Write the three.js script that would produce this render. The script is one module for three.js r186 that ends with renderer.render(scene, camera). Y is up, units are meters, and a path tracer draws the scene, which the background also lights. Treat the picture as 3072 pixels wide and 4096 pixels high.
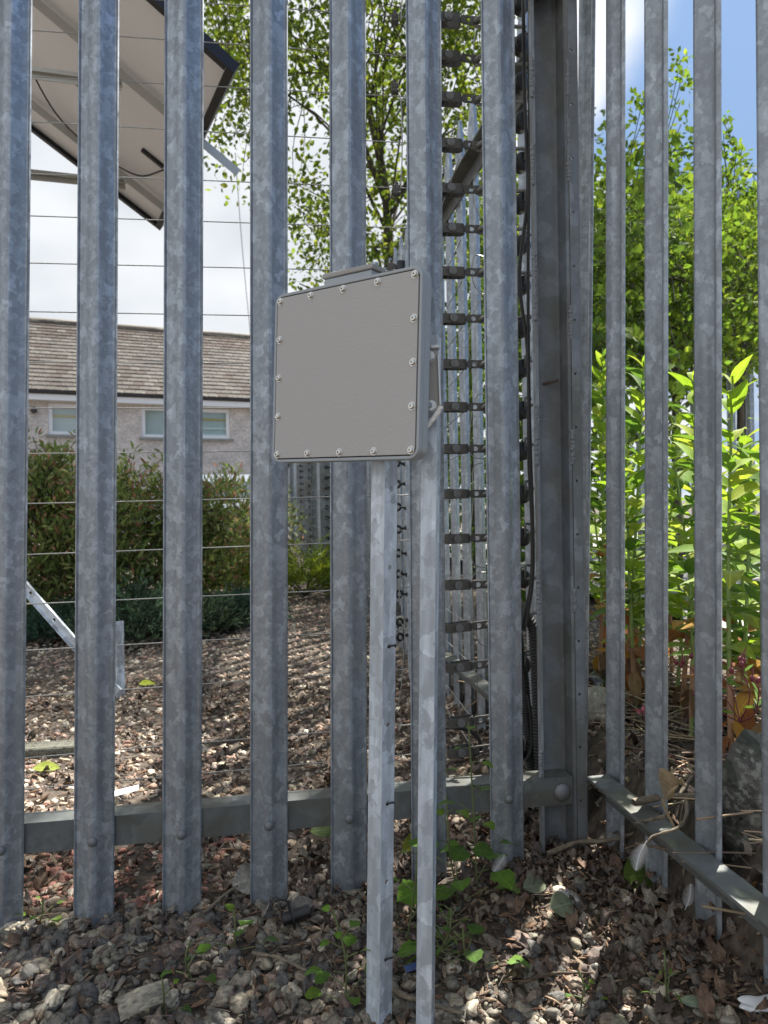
import * as THREE from 'three';
import { mergeGeometries, toCreasedNormals, mergeVertices } from 'three/addons/utils/BufferGeometryUtils.js';
import { RoundedBoxGeometry } from 'three/addons/geometries/RoundedBoxGeometry.js';

// ───────────────────────── camera, sky, sun, exposure
const scene = new THREE.Scene();
const RAD = Math.PI / 180, EYE = 0.78, FPX = 2860, PXS = 3072 / 1659;
const camera = new THREE.PerspectiveCamera(2 * Math.atan(2048 / FPX) / RAD, 0.75, 0.05, 600);
camera.rotation.order = 'YXZ';
camera.position.set(0, EYE, 0);
camera.rotation.set(-0.52 * RAD, 0, -1.11 * RAD);
camera.focus = 1.2; camera.userData.fStop = 8;
camera.updateMatrixWorld(true);

const SUN_AZ = 33 * RAD, SUN_EL = 52 * RAD;
const SUN = new THREE.Vector3(Math.sin(SUN_AZ) * Math.cos(SUN_EL), Math.sin(SUN_EL), -Math.cos(SUN_AZ) * Math.cos(SUN_EL));
const sun = new THREE.DirectionalLight(new THREE.Color().setRGB(1, 0.955, 0.87), 5);
sun.position.copy(SUN).multiplyScalar(20); sun.target.position.set(0, 0, -1.5);
sun.castShadow = true; sun.shadow.mapSize.set(4096, 4096); sun.shadow.radius = 1.3;
Object.assign(sun.shadow.camera, { left: -12, right: 12, top: 12, bottom: -12, near: 0.5, far: 60 });
scene.add(sun, sun.target);

const renderer = new THREE.WebGLRenderer({ antialias: true });
renderer.toneMapping = THREE.LinearToneMapping; renderer.toneMappingExposure = 3.05;
renderer.shadowMap.enabled = true;

// noise helpers
function rng(seed) { let s = seed >>> 0; return () => { s = (s + 0x6D2B79F5) | 0; let t = Math.imul(s ^ (s >>> 15), 1 | s); t = (t + Math.imul(t ^ (t >>> 7), 61 | t)) ^ t; return ((t ^ (t >>> 14)) >>> 0) / 4294967296; }; }
function hash3(x, y, z) { let h = Math.imul(x | 0, 374761393) ^ Math.imul(y | 0, 668265263) ^ Math.imul(z | 0, 2147483647 ^ 0x5bd1e995); h = Math.imul(h ^ (h >>> 13), 1274126177); h = Math.imul(h ^ (h >>> 16), 2246822519); return ((h ^ (h >>> 15)) >>> 0) / 4294967296; }
const fade = (t) => t * t * t * (t * (t * 6 - 15) + 10), mix = (a, b, t) => a + (b - a) * t;
const sstep = (a, b, x) => { const t = Math.min(1, Math.max(0, (x - a) / (b - a))); return t * t * (3 - 2 * t); };
function vnoise(x, y, z = 0, per = 0) {
  const i = Math.floor(x), j = Math.floor(y), k = Math.floor(z), u = fade(x - i), v = fade(y - j), w = fade(z - k);
  const m = (a) => per ? ((a % per) + per) % per : a;
  const h = (a, b, c) => hash3(m(i + a), m(j + b), k + c);
  return mix(mix(mix(h(0, 0, 0), h(1, 0, 0), u), mix(h(0, 1, 0), h(1, 1, 0), u), v), mix(mix(h(0, 0, 1), h(1, 0, 1), u), mix(h(0, 1, 1), h(1, 1, 1), u), v), w);
}
function fbm(x, y, z, oct, per = 0) { let s = 0, a = 0.5, n = 0; for (let o = 0; o < oct; o++) { s += a * vnoise(x, y, z + o * 17, per); n += a; a *= 0.5; x *= 2; y *= 2; per *= 2; if (!per) z *= 2; } return s / n; }

{ // the sky: blue air with broken bright cloud
  const W = 800, H = 400, d = new Float32Array(W * H * 4);
  for (let j = 0; j < H; j++) for (let i = 0; i < W; i++) {
    const el = ((j + 0.5) / H - 0.5) * Math.PI, az = ((i + 0.5) / W - 0.5) * 2 * Math.PI;
    const x = Math.cos(el) * Math.cos(az), y = Math.sin(el), z = Math.cos(el) * Math.sin(az);
    const yy = Math.max(y, 0), k = 1 / (yy + 0.22);
    const px = x * k, pz = z * k;
    let c = fbm(px * 1.35 + 6.4, pz * 1.35 + 1.7, 2.5, 6);
    c += 0.25 * (fbm(px * 5 + 1, pz * 5 + 9, 5.5, 4) - 0.5);
    c += 0.40 * sstep(0.46, 0.12, x) - 0.09 + 0.04 * sstep(0.35, 0.0, yy);       // the cloud thickens towards the west
    const cl = sstep(0.46, 0.62, c), thick = sstep(0.60, 1.0, c);
    const g = Math.pow(1 - yy, 2.2);
    const sd = Math.max(0, x * SUN.x + y * SUN.y + z * SUN.z), halo = 0.22 * Math.pow(sd, 10);
    const blue = [mix(0.18, 0.46, g), mix(0.37, 0.60, g), mix(0.73, 0.80, g)];
    const tone = 1.0 - 0.24 * thick + 0.10 * (fbm(px * 3 + 9, pz * 3 + 2, 8.5, 4) - 0.5);
    const cloud = [tone * mix(0.97, 0.90, thick), tone * mix(0.99, 0.965, thick), tone * 1.03];
    const o = (j * W + i) * 4;
    for (let q = 0; q < 3; q++) d[o + q] = (mix(blue[q], cloud[q], cl) + halo) * 0.335 * (y < 0 ? 0.6 : 1);
    d[o + 3] = 1;
  }
  const t = new THREE.DataTexture(d, W, H, THREE.RGBAFormat, THREE.FloatType);
  t.mapping = THREE.EquirectangularReflectionMapping; t.magFilter = t.minFilter = THREE.LinearFilter; t.needsUpdate = true;
  scene.background = t; scene.environment = t;
}

// ───────────────────────── pixel → place helpers (a pixel gives a direction; the distance comes from the plane it touches)
const V3 = (x = 0, y = 0, z = 0) => new THREE.Vector3(x, y, z);
function ray(dx, dy) { return V3((dx * PXS - 1536) / FPX, -(dy * PXS - 2048) / FPX, -1).applyQuaternion(camera.quaternion); }
const TH = 9.4 * RAD, PS = 9.6 * RAD, FD = 1.395;
const E1 = V3(Math.cos(TH), 0, -Math.sin(TH)), N1 = V3(Math.sin(TH), 0, Math.cos(TH));        // along the front fence / out of it
const S1 = V3(-Math.sin(PS), 0, -Math.cos(PS)), O1 = V3(Math.cos(PS), 0, -Math.sin(PS));      // along the side fence / across it to the right
const at = (dx, dy, d) => { const r = ray(dx, dy); return r.multiplyScalar(d / -r.z).add(camera.position); };
const front = (dx, dy, w = 0) => { const r = ray(dx, dy); return r.multiplyScalar(-(FD + w) / r.dot(N1)).add(camera.position); };
const side = (dx, dy, off) => { const r = ray(dx, dy); return r.multiplyScalar(off / r.dot(O1)).add(camera.position); };
const level = (dx, dy, y) => { const r = ray(dx, dy); return r.multiplyScalar((y - EYE) / r.y).add(camera.position); };
const tOf = (p) => p.dot(E1), sOf = (p) => p.dot(S1), oOf = (p) => p.dot(O1);
const fpt = (t, y, w = 0) => V3().addScaledVector(E1, t).addScaledVector(N1, -FD - w).setY(y);
const spt = (s, y, off) => V3().addScaledVector(S1, s).addScaledVector(O1, off).setY(y);
function seen(p) { const q = p.clone().applyMatrix4(camera.matrixWorldInverse); const d = -q.z; return { d, x: (q.x / d) * FPX + 1536, y: 2048 - (q.y / d) * FPX, in: d > 0.1 && Math.abs(q.x / d) < 0.545 && Math.abs(q.y / d) < 0.725 }; }

// ───────────────────────── naming helpers
const used = new Map();
function numbered(n) { const k = used.get(n) || 0; used.set(n, k + 1); return k ? `${n}_${String(k).padStart(3, '0')}` : n; }
function tag(o, label, category, group, kind) { o.userData.label = label; if (category) o.userData.category = category; if (group) o.userData.group = group; if (kind) o.userData.kind = kind; return o; }
function thing(name, label, category, pos, turn = 0, group) { const g = new THREE.Group(); g.name = numbered(name); if (pos) g.position.copy(pos); g.rotation.y = turn; scene.add(g); return tag(g, label, category, group); }
function mesh(name, geo, mat, parent = scene) { const m = new THREE.Mesh(geo, mat); m.name = parent === scene ? numbered(name) : name; m.castShadow = m.receiveShadow = true; parent.add(m); return m; }
function structure(name, geo, mat) { const m = mesh(name, geo, mat); m.userData.kind = 'structure'; m.userData.label = name.replace(/_/g, ' '); return m; }
const merge = (list) => mergeGeometries(list.map((g) => { const n = g.index ? g.toNonIndexed() : g.clone(); for (const k of Object.keys(n.attributes)) if (!['position', 'normal', 'uv'].includes(k)) n.deleteAttribute(k); return n; }), false);

// ───────────────────────── textures
function tex(w, h, fn, srgb, rx = 1, ry = 1) {
  const d = new Uint8Array(w * h * 4);
  for (let j = 0; j < h; j++) for (let i = 0; i < w; i++) { const c = fn(i / w, j / h, i, j), o = (j * w + i) * 4; for (let q = 0; q < 3; q++) d[o + q] = Math.max(0, Math.min(255, (typeof c === 'number' ? c : c[q]) * 255)); d[o + 3] = 255; }
  const t = new THREE.DataTexture(d, w, h, THREE.RGBAFormat); t.wrapS = t.wrapT = THREE.RepeatWrapping; t.magFilter = THREE.LinearFilter; t.minFilter = THREE.LinearMipmapLinearFilter; t.generateMipmaps = true;
  if (srgb) t.colorSpace = THREE.SRGBColorSpace; t.repeat.set(rx, ry); t.needsUpdate = true; return t;
}
// hot-dip zinc: a crystal pattern of paler flakes on darker zinc, u and v in metres
function spangle(N, cells, seed, lo, hi, size, share, streak, stain = 0) {
  const field = (u, v) => {
    const wx = u * cells + 0.9 * (fbm(u * cells * 1.3, v * cells * 1.3, seed, 3, Math.round(cells * 1.3)) - 0.5) * 1.6, wy = v * cells * 0.8 + 1.6 * (fbm(u * cells * 1.3, v * cells * 1.3, seed + 40, 3, Math.round(cells * 1.3)) - 0.5) * 1.1;
    const ci = Math.floor(wx), cj = Math.floor(wy), nx = cells, ny = Math.round(cells * 0.8); let b = 9, b2 = 9, id = 0;
    for (let a = -1; a <= 1; a++) for (let q = -1; q <= 1; q++) {
      const x = ci + a, y = cj + q, mx = ((x % nx) + nx) % nx, my = ((y % ny) + ny) % ny;
      const dx = x + hash3(mx, my, seed) - wx, dy = y + hash3(mx, my, seed + 1) - wy, dd = dx * dx + dy * dy;
      if (dd < b) { b2 = b; b = dd; id = hash3(mx, my, seed + 2); } else if (dd < b2) b2 = dd;
    }
    return [id, Math.sqrt(b2) - Math.sqrt(b)];
  };
  return tex(N, N, (u, v) => {
    const [id] = field(u, v), [id2] = field((u * 2 + 0.37) % 1, (v * 2 + 0.11) % 1);
    let t = id < share ? 0.45 + 0.55 * (id / share) : 0.12 * (id - share) / (1 - share);
    t = 0.66 * t + 0.34 * (id2 < 0.4 ? 0.85 : 0.12);
    t += 0.16 * (fbm(u * 48, v * 6, seed + 9, 3, 6) - 0.5) * streak + 0.18 * (fbm(u * 6, v * 6, seed + 20, 4, 6) - 0.5) + 0.10 * (vnoise(u * N / 2, v * N / 2, seed, N / 2) - 0.5);
    const c = mix(lo, hi, Math.max(0, Math.min(1.1, t)));
    const k = stain * sstep(0.5, 0.68, fbm(u * 5, v * 5, seed + 51, 5, 5) + 0.1 * (fbm(u * 30, v * 30, seed + 3, 2, 30) - 0.5)), tn = 1 - stain * 0.0; return [c * 0.955 * mix(1, 0.80, k), c * mix(1, 0.73, k), c * 1.045 * mix(tn, 0.60, k)];
  }, true, 1 / size, 1 / size);
}
const T_SPANGLE = spangle(1024, 36, 5, 0.58, 0.745, 0.5, 0.34, 2.4);
const T_SPANGLE_B = spangle(512, 14, 61, 0.49, 0.60, 0.7, 0.3, 1.6, 0.34);
const T_ZINC = spangle(512, 14, 23, 0.70, 0.93, 0.4, 0.42, 5.0);
const T_ROUGH = tex(256, 256, (u, v) => 0.62 + 0.5 * (fbm(u * 8, v * 8, 3, 4, 8) - 0.5), false, 2, 2);
const T_LEATHER = tex(512, 512, (u, v) => { const a = fbm(u * 40 + 2 * fbm(u * 8, v * 8, 4, 2, 8), v * 90, 11, 3, 0), b = fbm(u * 70, v * 100, 31, 2, 0); return Math.min(a, b) + 0.2; }, false, 7, 7);
const T_SPECK = tex(256, 256, (u, v) => { const a = fbm(u * 10, v * 10, 7, 4, 10), b = vnoise(u * 90, v * 90, 3, 90); const c = 0.62 + 0.55 * (a - 0.5) + (b > 0.86 ? 0.16 : 0) - (b < 0.1 ? 0.14 : 0); return [c, c * 0.99, c * 0.975]; }, true, 1, 1);
const T_SOIL = tex(512, 512, (u, v) => { const a = fbm(u * 12, v * 12, 7, 5, 12), b = fbm(u * 60, v * 60, 9, 3, 60); const c = 0.17 + 0.20 * a + 0.16 * (b - 0.5); return [c * 1.1, c * 0.98, c * 0.86]; }, true, 2.2, 2.2);
const T_ROUGHCAST = tex(256, 256, (u, v) => { const a = vnoise(u * 80, v * 80, 3, 80), b = fbm(u * 5, v * 5, 8, 4, 5); const c = 0.66 + 0.22 * (a - 0.5) + 0.14 * (b - 0.5); return [c * 1.02, c * 0.985, c * 0.965]; }, true, 0.7, 0.7);
const T_BARK = tex(256, 256, (u, v) => { const a = fbm(u * 12, v * 4, 7, 5, 4); const c = 0.22 + 0.3 * (a - 0.3); return [c * 1.08, c, c * 0.88]; }, true, 1, 1);
const T_LICHEN = tex(512, 512, (u, v) => { const a = fbm(u * 9, v * 9, 7, 5, 9), b = fbm(u * 26, v * 26, 17, 4, 26); let c = [0.42 + 0.2 * (a - 0.5), 0.40 + 0.19 * (a - 0.5), 0.385 + 0.17 * (a - 0.5)]; if (b > 0.64) c = [0.62, 0.605, 0.57]; return c; }, true, 0.9, 0.9);
const T_STONE = tex(512, 512, (u, v) => { const a = fbm(u * 6, v * 6, 7, 5, 6), b = fbm(u * 34, v * 34, 27, 4, 34), e = fbm(u * 15, v * 15, 47, 4, 15); let c = 0.33 + 0.30 * (a - 0.5) + 0.22 * (b - 0.5); const l = sstep(0.55, 0.64, b * 0.6 + e * 0.4), d = sstep(0.46, 0.36, e); return [mix(mix(c, 0.48, l), c * 0.7, d), mix(mix(c * 0.98, 0.48, l), c * 0.72, d), mix(mix(c * 0.92, 0.45, l), c * 0.62, d)]; }, true, 3, 3);
const T_DRYLEAF = tex(256, 256, (u, v) => { const s = Math.abs(((u * 1 + Math.abs(v - 0.5) * 0.6) * 9) % 1 - 0.5); const a = fbm(u * 9, v * 9, 5, 4, 9); const c = 0.72 + 0.35 * (a - 0.5) - (s < 0.07 ? 0.1 : 0) + (Math.abs(v - 0.5) < 0.03 ? 0.1 : 0); return c; }, true);
const T_LEAF = tex(256, 256, (u, v) => { const s = Math.abs(((u - Math.abs(v - 0.5) * 0.7) * 10) % 1 - 0.5); const a = fbm(u * 8, v * 8, 15, 3, 8); let c = 0.86 + 0.22 * (a - 0.5); if (s < 0.06) c *= 1.14; if (Math.abs(v - 0.5) < 0.028) c *= 1.25; return [c, c, c * 0.95]; }, true);

// ───────────────────────── materials
const std = (o) => new THREE.MeshStandardMaterial(o);
const lin = (r, g, b) => new THREE.Color().setRGB(r, g, b);
const M = {
  pale: std({ map: T_SPANGLE, roughness: 0.62, metalness: 0.5, roughnessMap: T_ROUGH, bumpMap: T_SPANGLE, bumpScale: 0.00012 }),
  post: std({ map: T_SPANGLE_B, roughness: 0.62, metalness: 0.35, bumpMap: T_SPANGLE_B, bumpScale: 0.0002 }),
  zinc: std({ map: T_ZINC, roughness: 0.5, metalness: 0.22, bumpMap: T_ZINC, bumpScale: 0.0003 }),
  rail: std({ map: T_SPANGLE_B, color: lin(0.62, 0.6, 0.53), roughness: 0.75, metalness: 0.15 }),
  bolt: std({ color: lin(0.20, 0.205, 0.21), roughness: 0.55, metalness: 0.45 }),
  weld: std({ color: lin(0.22, 0.235, 0.25), roughness: 0.6, metalness: 0.3 }),
  wire: std({ color: lin(0.36, 0.36, 0.35), roughness: 0.42, metalness: 0.8 }),
  darkSteel: std({ color: lin(0.27, 0.265, 0.255), roughness: 0.6, metalness: 0.35, map: T_SPECK }),
  rod: std({ color: lin(0.25, 0.24, 0.22), roughness: 0.5, metalness: 0.6 }),
  black: std({ color: lin(0.012, 0.012, 0.013), roughness: 0.38 }),
  rubber: std({ color: lin(0.02, 0.02, 0.021), roughness: 0.6 }),
  lid: std({ color: lin(0.45, 0.442, 0.432), roughness: 0.55, bumpMap: T_LEATHER, bumpScale: 0.00035 }),
  housing: std({ color: lin(0.36, 0.39, 0.41), roughness: 0.42, metalness: 0.15 }),
  bracket: std({ color: lin(0.34, 0.33, 0.31), roughness: 0.5, metalness: 0.1 }),
  gasket: std({ color: lin(0.02, 0.02, 0.022), roughness: 0.8 }),
  steel: std({ color: lin(0.68, 0.66, 0.62), roughness: 0.2, metalness: 0.95 }),
  brightZinc: std({ color: lin(0.42, 0.45, 0.47), roughness: 0.32, metalness: 0.8 }),
  rope: std({ color: lin(0.78, 0.76, 0.71), roughness: 0.85 }),
  backsheet: std({ color: lin(0.88, 0.88, 0.89), roughness: 0.6 }),
  blackFrame: std({ color: lin(0.012, 0.013, 0.018), roughness: 0.45, metalness: 0.2 }),
  alu: std({ color: lin(0.45, 0.45, 0.42), roughness: 0.45, metalness: 0.5 }),
  cellGlass: std({ color: lin(0.01, 0.012, 0.03), roughness: 0.12 }),
  wall: std({ map: T_ROUGHCAST, color: lin(1.42, 1.41, 1.38), roughness: 0.95, bumpMap: T_ROUGHCAST, bumpScale: 0.006 }),
  tile: std({ map: T_LICHEN, color: lin(0.62, 0.58, 0.55), roughness: 0.9 }),
  ridge: std({ map: T_LICHEN, color: lin(0.9, 0.86, 0.78), roughness: 0.9 }),
  whitePaint: std({ color: lin(0.86, 0.87, 0.88), roughness: 0.4 }),
  gutter: std({ color: lin(0.05, 0.05, 0.055), roughness: 0.5 }),
  sill: std({ color: lin(0.28, 0.29, 0.27), roughness: 0.8 }),
  pane: std({ color: lin(0.055, 0.07, 0.08), roughness: 0.06, metalness: 0.0 }),
  blind: std({ color: lin(0.6, 0.61, 0.62), roughness: 0.8 }),
  blindWood: std({ color: lin(0.60, 0.42, 0.12), roughness: 0.7 }),
  bark: std({ map: T_BARK, roughness: 0.95 }),
  soil: std({ map: T_SOIL, roughness: 0.97, bumpMap: T_SOIL, bumpScale: 0.012 }),
  yard: std({ map: T_SPECK, color: lin(0.75, 0.74, 0.72), roughness: 0.9 }),
  twig: std({ map: T_BARK, color: lin(2.3, 2.2, 2.05), roughness: 0.9 }),
  twigDark: std({ map: T_BARK, color: lin(1.1, 0.95, 0.85), roughness: 0.9 }),
  stone: std({ map: T_STONE, roughness: 0.95, bumpMap: T_STONE, bumpScale: 0.004 }),
};
const leafMat = (c, tr = 0.5, map = T_LEAF) => new THREE.MeshPhysicalMaterial({ color: c, map, roughness: 0.95, transmission: tr, thickness: 0, side: THREE.DoubleSide, specularIntensity: 0.35 });
const dryMat = (c) => std({ color: c, map: T_DRYLEAF, roughness: 0.92, side: THREE.DoubleSide });

// ───────────────────────── geometry helpers
function boxUV(g) { const p = g.attributes.position, n = g.attributes.normal, uv = []; for (let i = 0; i < p.count; i++) { const ax = Math.abs(n.getX(i)), ay = Math.abs(n.getY(i)), az = Math.abs(n.getZ(i)); ax > ay && ax > az ? uv.push(p.getZ(i) + 0.31, p.getY(i)) : ay > az ? uv.push(p.getX(i), p.getZ(i) + 0.17) : uv.push(p.getX(i), p.getY(i)); } g.setAttribute('uv', new THREE.Float32BufferAttribute(uv, 2)); return g; }
const box = (w, h, d, x = 0, y = 0, z = 0) => boxUV(new THREE.BoxGeometry(w, h, d).translate(x, y, z));
const rbox = (w, h, d, r, x = 0, y = 0, z = 0) => new RoundedBoxGeometry(w, h, d, 2, r).translate(x, y, z);
function tube(pts, r, seg = 12, rad = 6) { return new THREE.TubeGeometry(pts.length > 2 ? new THREE.CatmullRomCurve3(pts) : new THREE.LineCurve3(pts[0], pts[1]), pts.length > 2 ? seg : 1, r, rad, false); }
function limb(pts, r0, r1, seg = 8, rad = 7) {   // a tapered tube
  const c = new THREE.CatmullRomCurve3(pts), g = new THREE.TubeGeometry(c, seg, 1, rad, false), p = g.attributes.position, q = V3();
  for (let i = 0; i <= seg; i++) { c.getPointAt(i / seg, q); const r = mix(r0, r1, i / seg); for (let k = 0; k <= rad; k++) { const n = i * (rad + 1) + k; p.setXYZ(n, q.x + (p.getX(n) - q.x) * r, q.y + (p.getY(n) - q.y) * r, q.z + (p.getZ(n) - q.z) * r); } }
  return g;
}
// bar between two points with a rectangular section (w across, h along up)
function bar(a, b, w, h, up = V3(0, 1, 0)) {
  const d = b.clone().sub(a), L = d.length(); d.normalize(); const x = V3().crossVectors(d, up).normalize(), y = V3().crossVectors(x, d);
  const g = new THREE.BoxGeometry(w, h, L); g.applyMatrix4(new THREE.Matrix4().makeBasis(x, y, d.clone().negate()).setPosition(a.clone().add(b).multiplyScalar(0.5))); return g;
}
// a section (list of [x, z]) swept up y through rows [y, scale-x, shift-x, shift-z]; uv in metres
function sweep(sec, rows, uo = 0, vo = 0, crease = 0.5) {
  const n = sec.length, pos = [], uv = [], per = [0];
  for (let i = 0; i < n; i++) { const a = sec[i], b = sec[(i + 1) % n]; per.push(per[i] + Math.hypot(b[0] - a[0], b[1] - a[1])); }
  const P = (i, r) => [sec[i % n][0] * r[1] + (r[2] || 0), r[0], sec[i % n][1] * (0.4 + 0.6 * r[1]) + (r[3] || 0)];
  for (let k = 0; k + 1 < rows.length; k++) for (let i = 0; i < n; i++) {
    const a = P(i, rows[k]), b = P(i + 1, rows[k]), c = P(i + 1, rows[k + 1]), d = P(i, rows[k + 1]);
    const U = [per[i] + uo, per[i + 1] + uo], W = [rows[k][0] + vo, rows[k + 1][0] + vo];
    pos.push(...a, ...b, ...c, ...a, ...c, ...d); uv.push(U[0], W[0], U[1], W[0], U[1], W[1], U[0], W[0], U[1], W[1], U[0], W[1]);
  }
  const caps = THREE.ShapeUtils.triangulateShape(sec.map((p) => new THREE.Vector2(p[0], p[1])), []);
  for (const [r, flip] of [[rows[0], false], [rows[rows.length - 1], true]]) for (const t of caps) for (const i of flip ? [t[0], t[2], t[1]] : t) { pos.push(...P(i, r)); uv.push(sec[i][0] + uo, sec[i][1] + vo); }
  const g = new THREE.BufferGeometry(); g.setAttribute('position', new THREE.Float32BufferAttribute(pos, 3)); g.setAttribute('uv', new THREE.Float32BufferAttribute(uv, 2)); g.computeVertexNormals();
  return toCreasedNormals(g, crease);
}
function extrude(shape, depth, bevel = 0, seg = 2) { return new THREE.ExtrudeGeometry(shape, { depth, bevelEnabled: bevel > 0, bevelThickness: bevel, bevelSize: bevel, bevelSegments: seg, curveSegments: 10 }); }
function roundRect(w, h, r) { const s = new THREE.Shape(), x = -w / 2, y = -h / 2; s.moveTo(x + r, y); s.lineTo(x + w - r, y); s.absarc(x + w - r, y + r, r, -Math.PI / 2, 0); s.lineTo(x + w, y + h - r); s.absarc(x + w - r, y + h - r, r, 0, Math.PI / 2); s.lineTo(x + r, y + h); s.absarc(x + r, y + h - r, r, Math.PI / 2, Math.PI); s.lineTo(x, y + r); s.absarc(x + r, y + r, r, Math.PI, 1.5 * Math.PI); return s; }
function stripWithHoles(w, h, thick, holes, r) { const s = new THREE.Shape(); s.moveTo(-w / 2, 0); s.lineTo(w / 2, 0); s.lineTo(w / 2, h); s.lineTo(-w / 2, h); s.closePath(); for (const [x, y] of holes) { const p = new THREE.Path(); p.absarc(x, y, r, 0, Math.PI * 2, true); s.holes.push(p); } return new THREE.ExtrudeGeometry(s, { depth: thick, bevelEnabled: false, curveSegments: 5 }); }
// a leaf lying along +x from its stalk, folded along the midrib and curled
function leafGeo(L, W, { n = 5, fold = 0.25, curl = 0.3, belly = 0.42, tip = 1.0, wave = 0, lobes = 0, stalk = 0, torn = 0 } = {}) {
  const pos = [], uv = [], idx = [];
  for (let i = 0; i <= n; i++) {
    const t = i / n; let w = Math.pow(Math.sin(Math.PI * Math.pow(t, Math.log(0.5) / Math.log(belly))), tip);
    if (lobes) w *= 1 + 0.35 * (i % 2 ? lobes : -lobes); if (torn) w *= 1 - torn * hash3(i, n, Math.round(L * 1e4));
    if (i === 0) w = 0.04; if (i === n) w = 0.0;
    const a = curl * t, x = L * (curl ? Math.sin(a) / curl : t) + stalk, y = -L * (curl ? (1 - Math.cos(a)) / curl : 0);
    for (const q of [-1, 0, 1]) { pos.push(x, y + Math.abs(q) * w * W / 2 * fold + wave * W * Math.sin(t * 9 + q * 2) * Math.abs(q), q * w * W / 2); uv.push(t, 0.5 + q * 0.5 * w); }
  }
  for (let i = 0; i < n; i++) for (let q = 0; q < 2; q++) { const a = i * 3 + q; idx.push(a, a + 1, a + 4, a, a + 4, a + 3); }
  const g = new THREE.BufferGeometry(); g.setAttribute('position', new THREE.Float32BufferAttribute(pos, 3)); g.setAttribute('uv', new THREE.Float32BufferAttribute(uv, 2)); g.setIndex(idx); g.computeVertexNormals(); return g;
}
function pebbleGeo(seed, detail, rough, flat) {
  const g = mergeVertices(new THREE.IcosahedronGeometry(1, detail).deleteAttribute('normal').deleteAttribute('uv')), p = g.attributes.position, v = V3();
  for (let i = 0; i < p.count; i++) { v.fromBufferAttribute(p, i); const k = 1 + rough * (vnoise(v.x * 1.3 + seed, v.y * 1.3 + 5, v.z * 1.3 + 9) - 0.5) * 2 + rough * 0.5 * (vnoise(v.x * 3.1 + seed, v.y * 3.1, v.z * 3.1) - 0.5); p.setXYZ(i, v.x * k, v.y * k * flat, v.z * k * 0.8); }
  const uv = []; for (let i = 0; i < p.count; i++) uv.push(p.getX(i) * 0.3 + p.getZ(i) * 0.22 + seed * 0.13, p.getY(i) * 0.42 + p.getZ(i) * 0.25 - p.getX(i) * 0.1);
  g.setAttribute('uv', new THREE.Float32BufferAttribute(uv, 2)); g.computeVertexNormals(); return g;
}
const _m = new THREE.Matrix4(), _q = new THREE.Quaternion(), _e = new THREE.Euler();
// places: [{p, q, s (number or Vector3), c (Color)}]; the ones that show largest become meshes of their own, the rest one instanced part
function scatter(parent, name, massName, geos, material, places, singles, mats, label) {
  const rank = places.map((o, i) => { const s = seen(o.w || o.p); return [s.in ? (typeof o.s === 'number' ? o.s : o.s.x) / s.d : -1, i]; }).sort((a, b) => b[0] - a[0]);
  const pick = new Set(rank.slice(0, singles).filter((r) => r[0] > 0).map((r) => r[1]));
  const lists = geos.map(() => []);
  places.forEach((o, i) => {
    const gi = (o.g ?? i) % geos.length;
    if (pick.has(i)) { const m = mesh(name, geos[gi], mats[(o.m ?? i) % mats.length], parent); m.position.copy(o.p); m.quaternion.copy(o.q); typeof o.s === 'number' ? m.scale.setScalar(o.s) : m.scale.copy(o.s); } else lists[gi].push(o);
  });
  lists.forEach((l, gi) => {
    if (!l.length) return;
    const im = new THREE.InstancedMesh(geos[gi], material, l.length); im.name = massName; im.castShadow = im.receiveShadow = true; im.userData.kind = 'stuff';
    if (label) im.userData.label = label;
    l.forEach((o, k) => { const s = typeof o.s === 'number' ? V3(o.s, o.s, o.s) : o.s; im.setMatrixAt(k, _m.compose(o.p, o.q, s)); im.setColorAt(k, o.c); });
    parent.add(im);
  });
}
const quat = (x, y, z, order = 'YXZ') => new THREE.Quaternion().setFromEuler(new THREE.Euler(x, y, z, order));
const quatX = (dir, roll = 0) => { const d = dir.clone().normalize(); const q = new THREE.Quaternion().setFromUnitVectors(V3(1, 0, 0), d); return q.multiply(new THREE.Quaternion().setFromAxisAngle(V3(1, 0, 0), roll)); };

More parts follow.
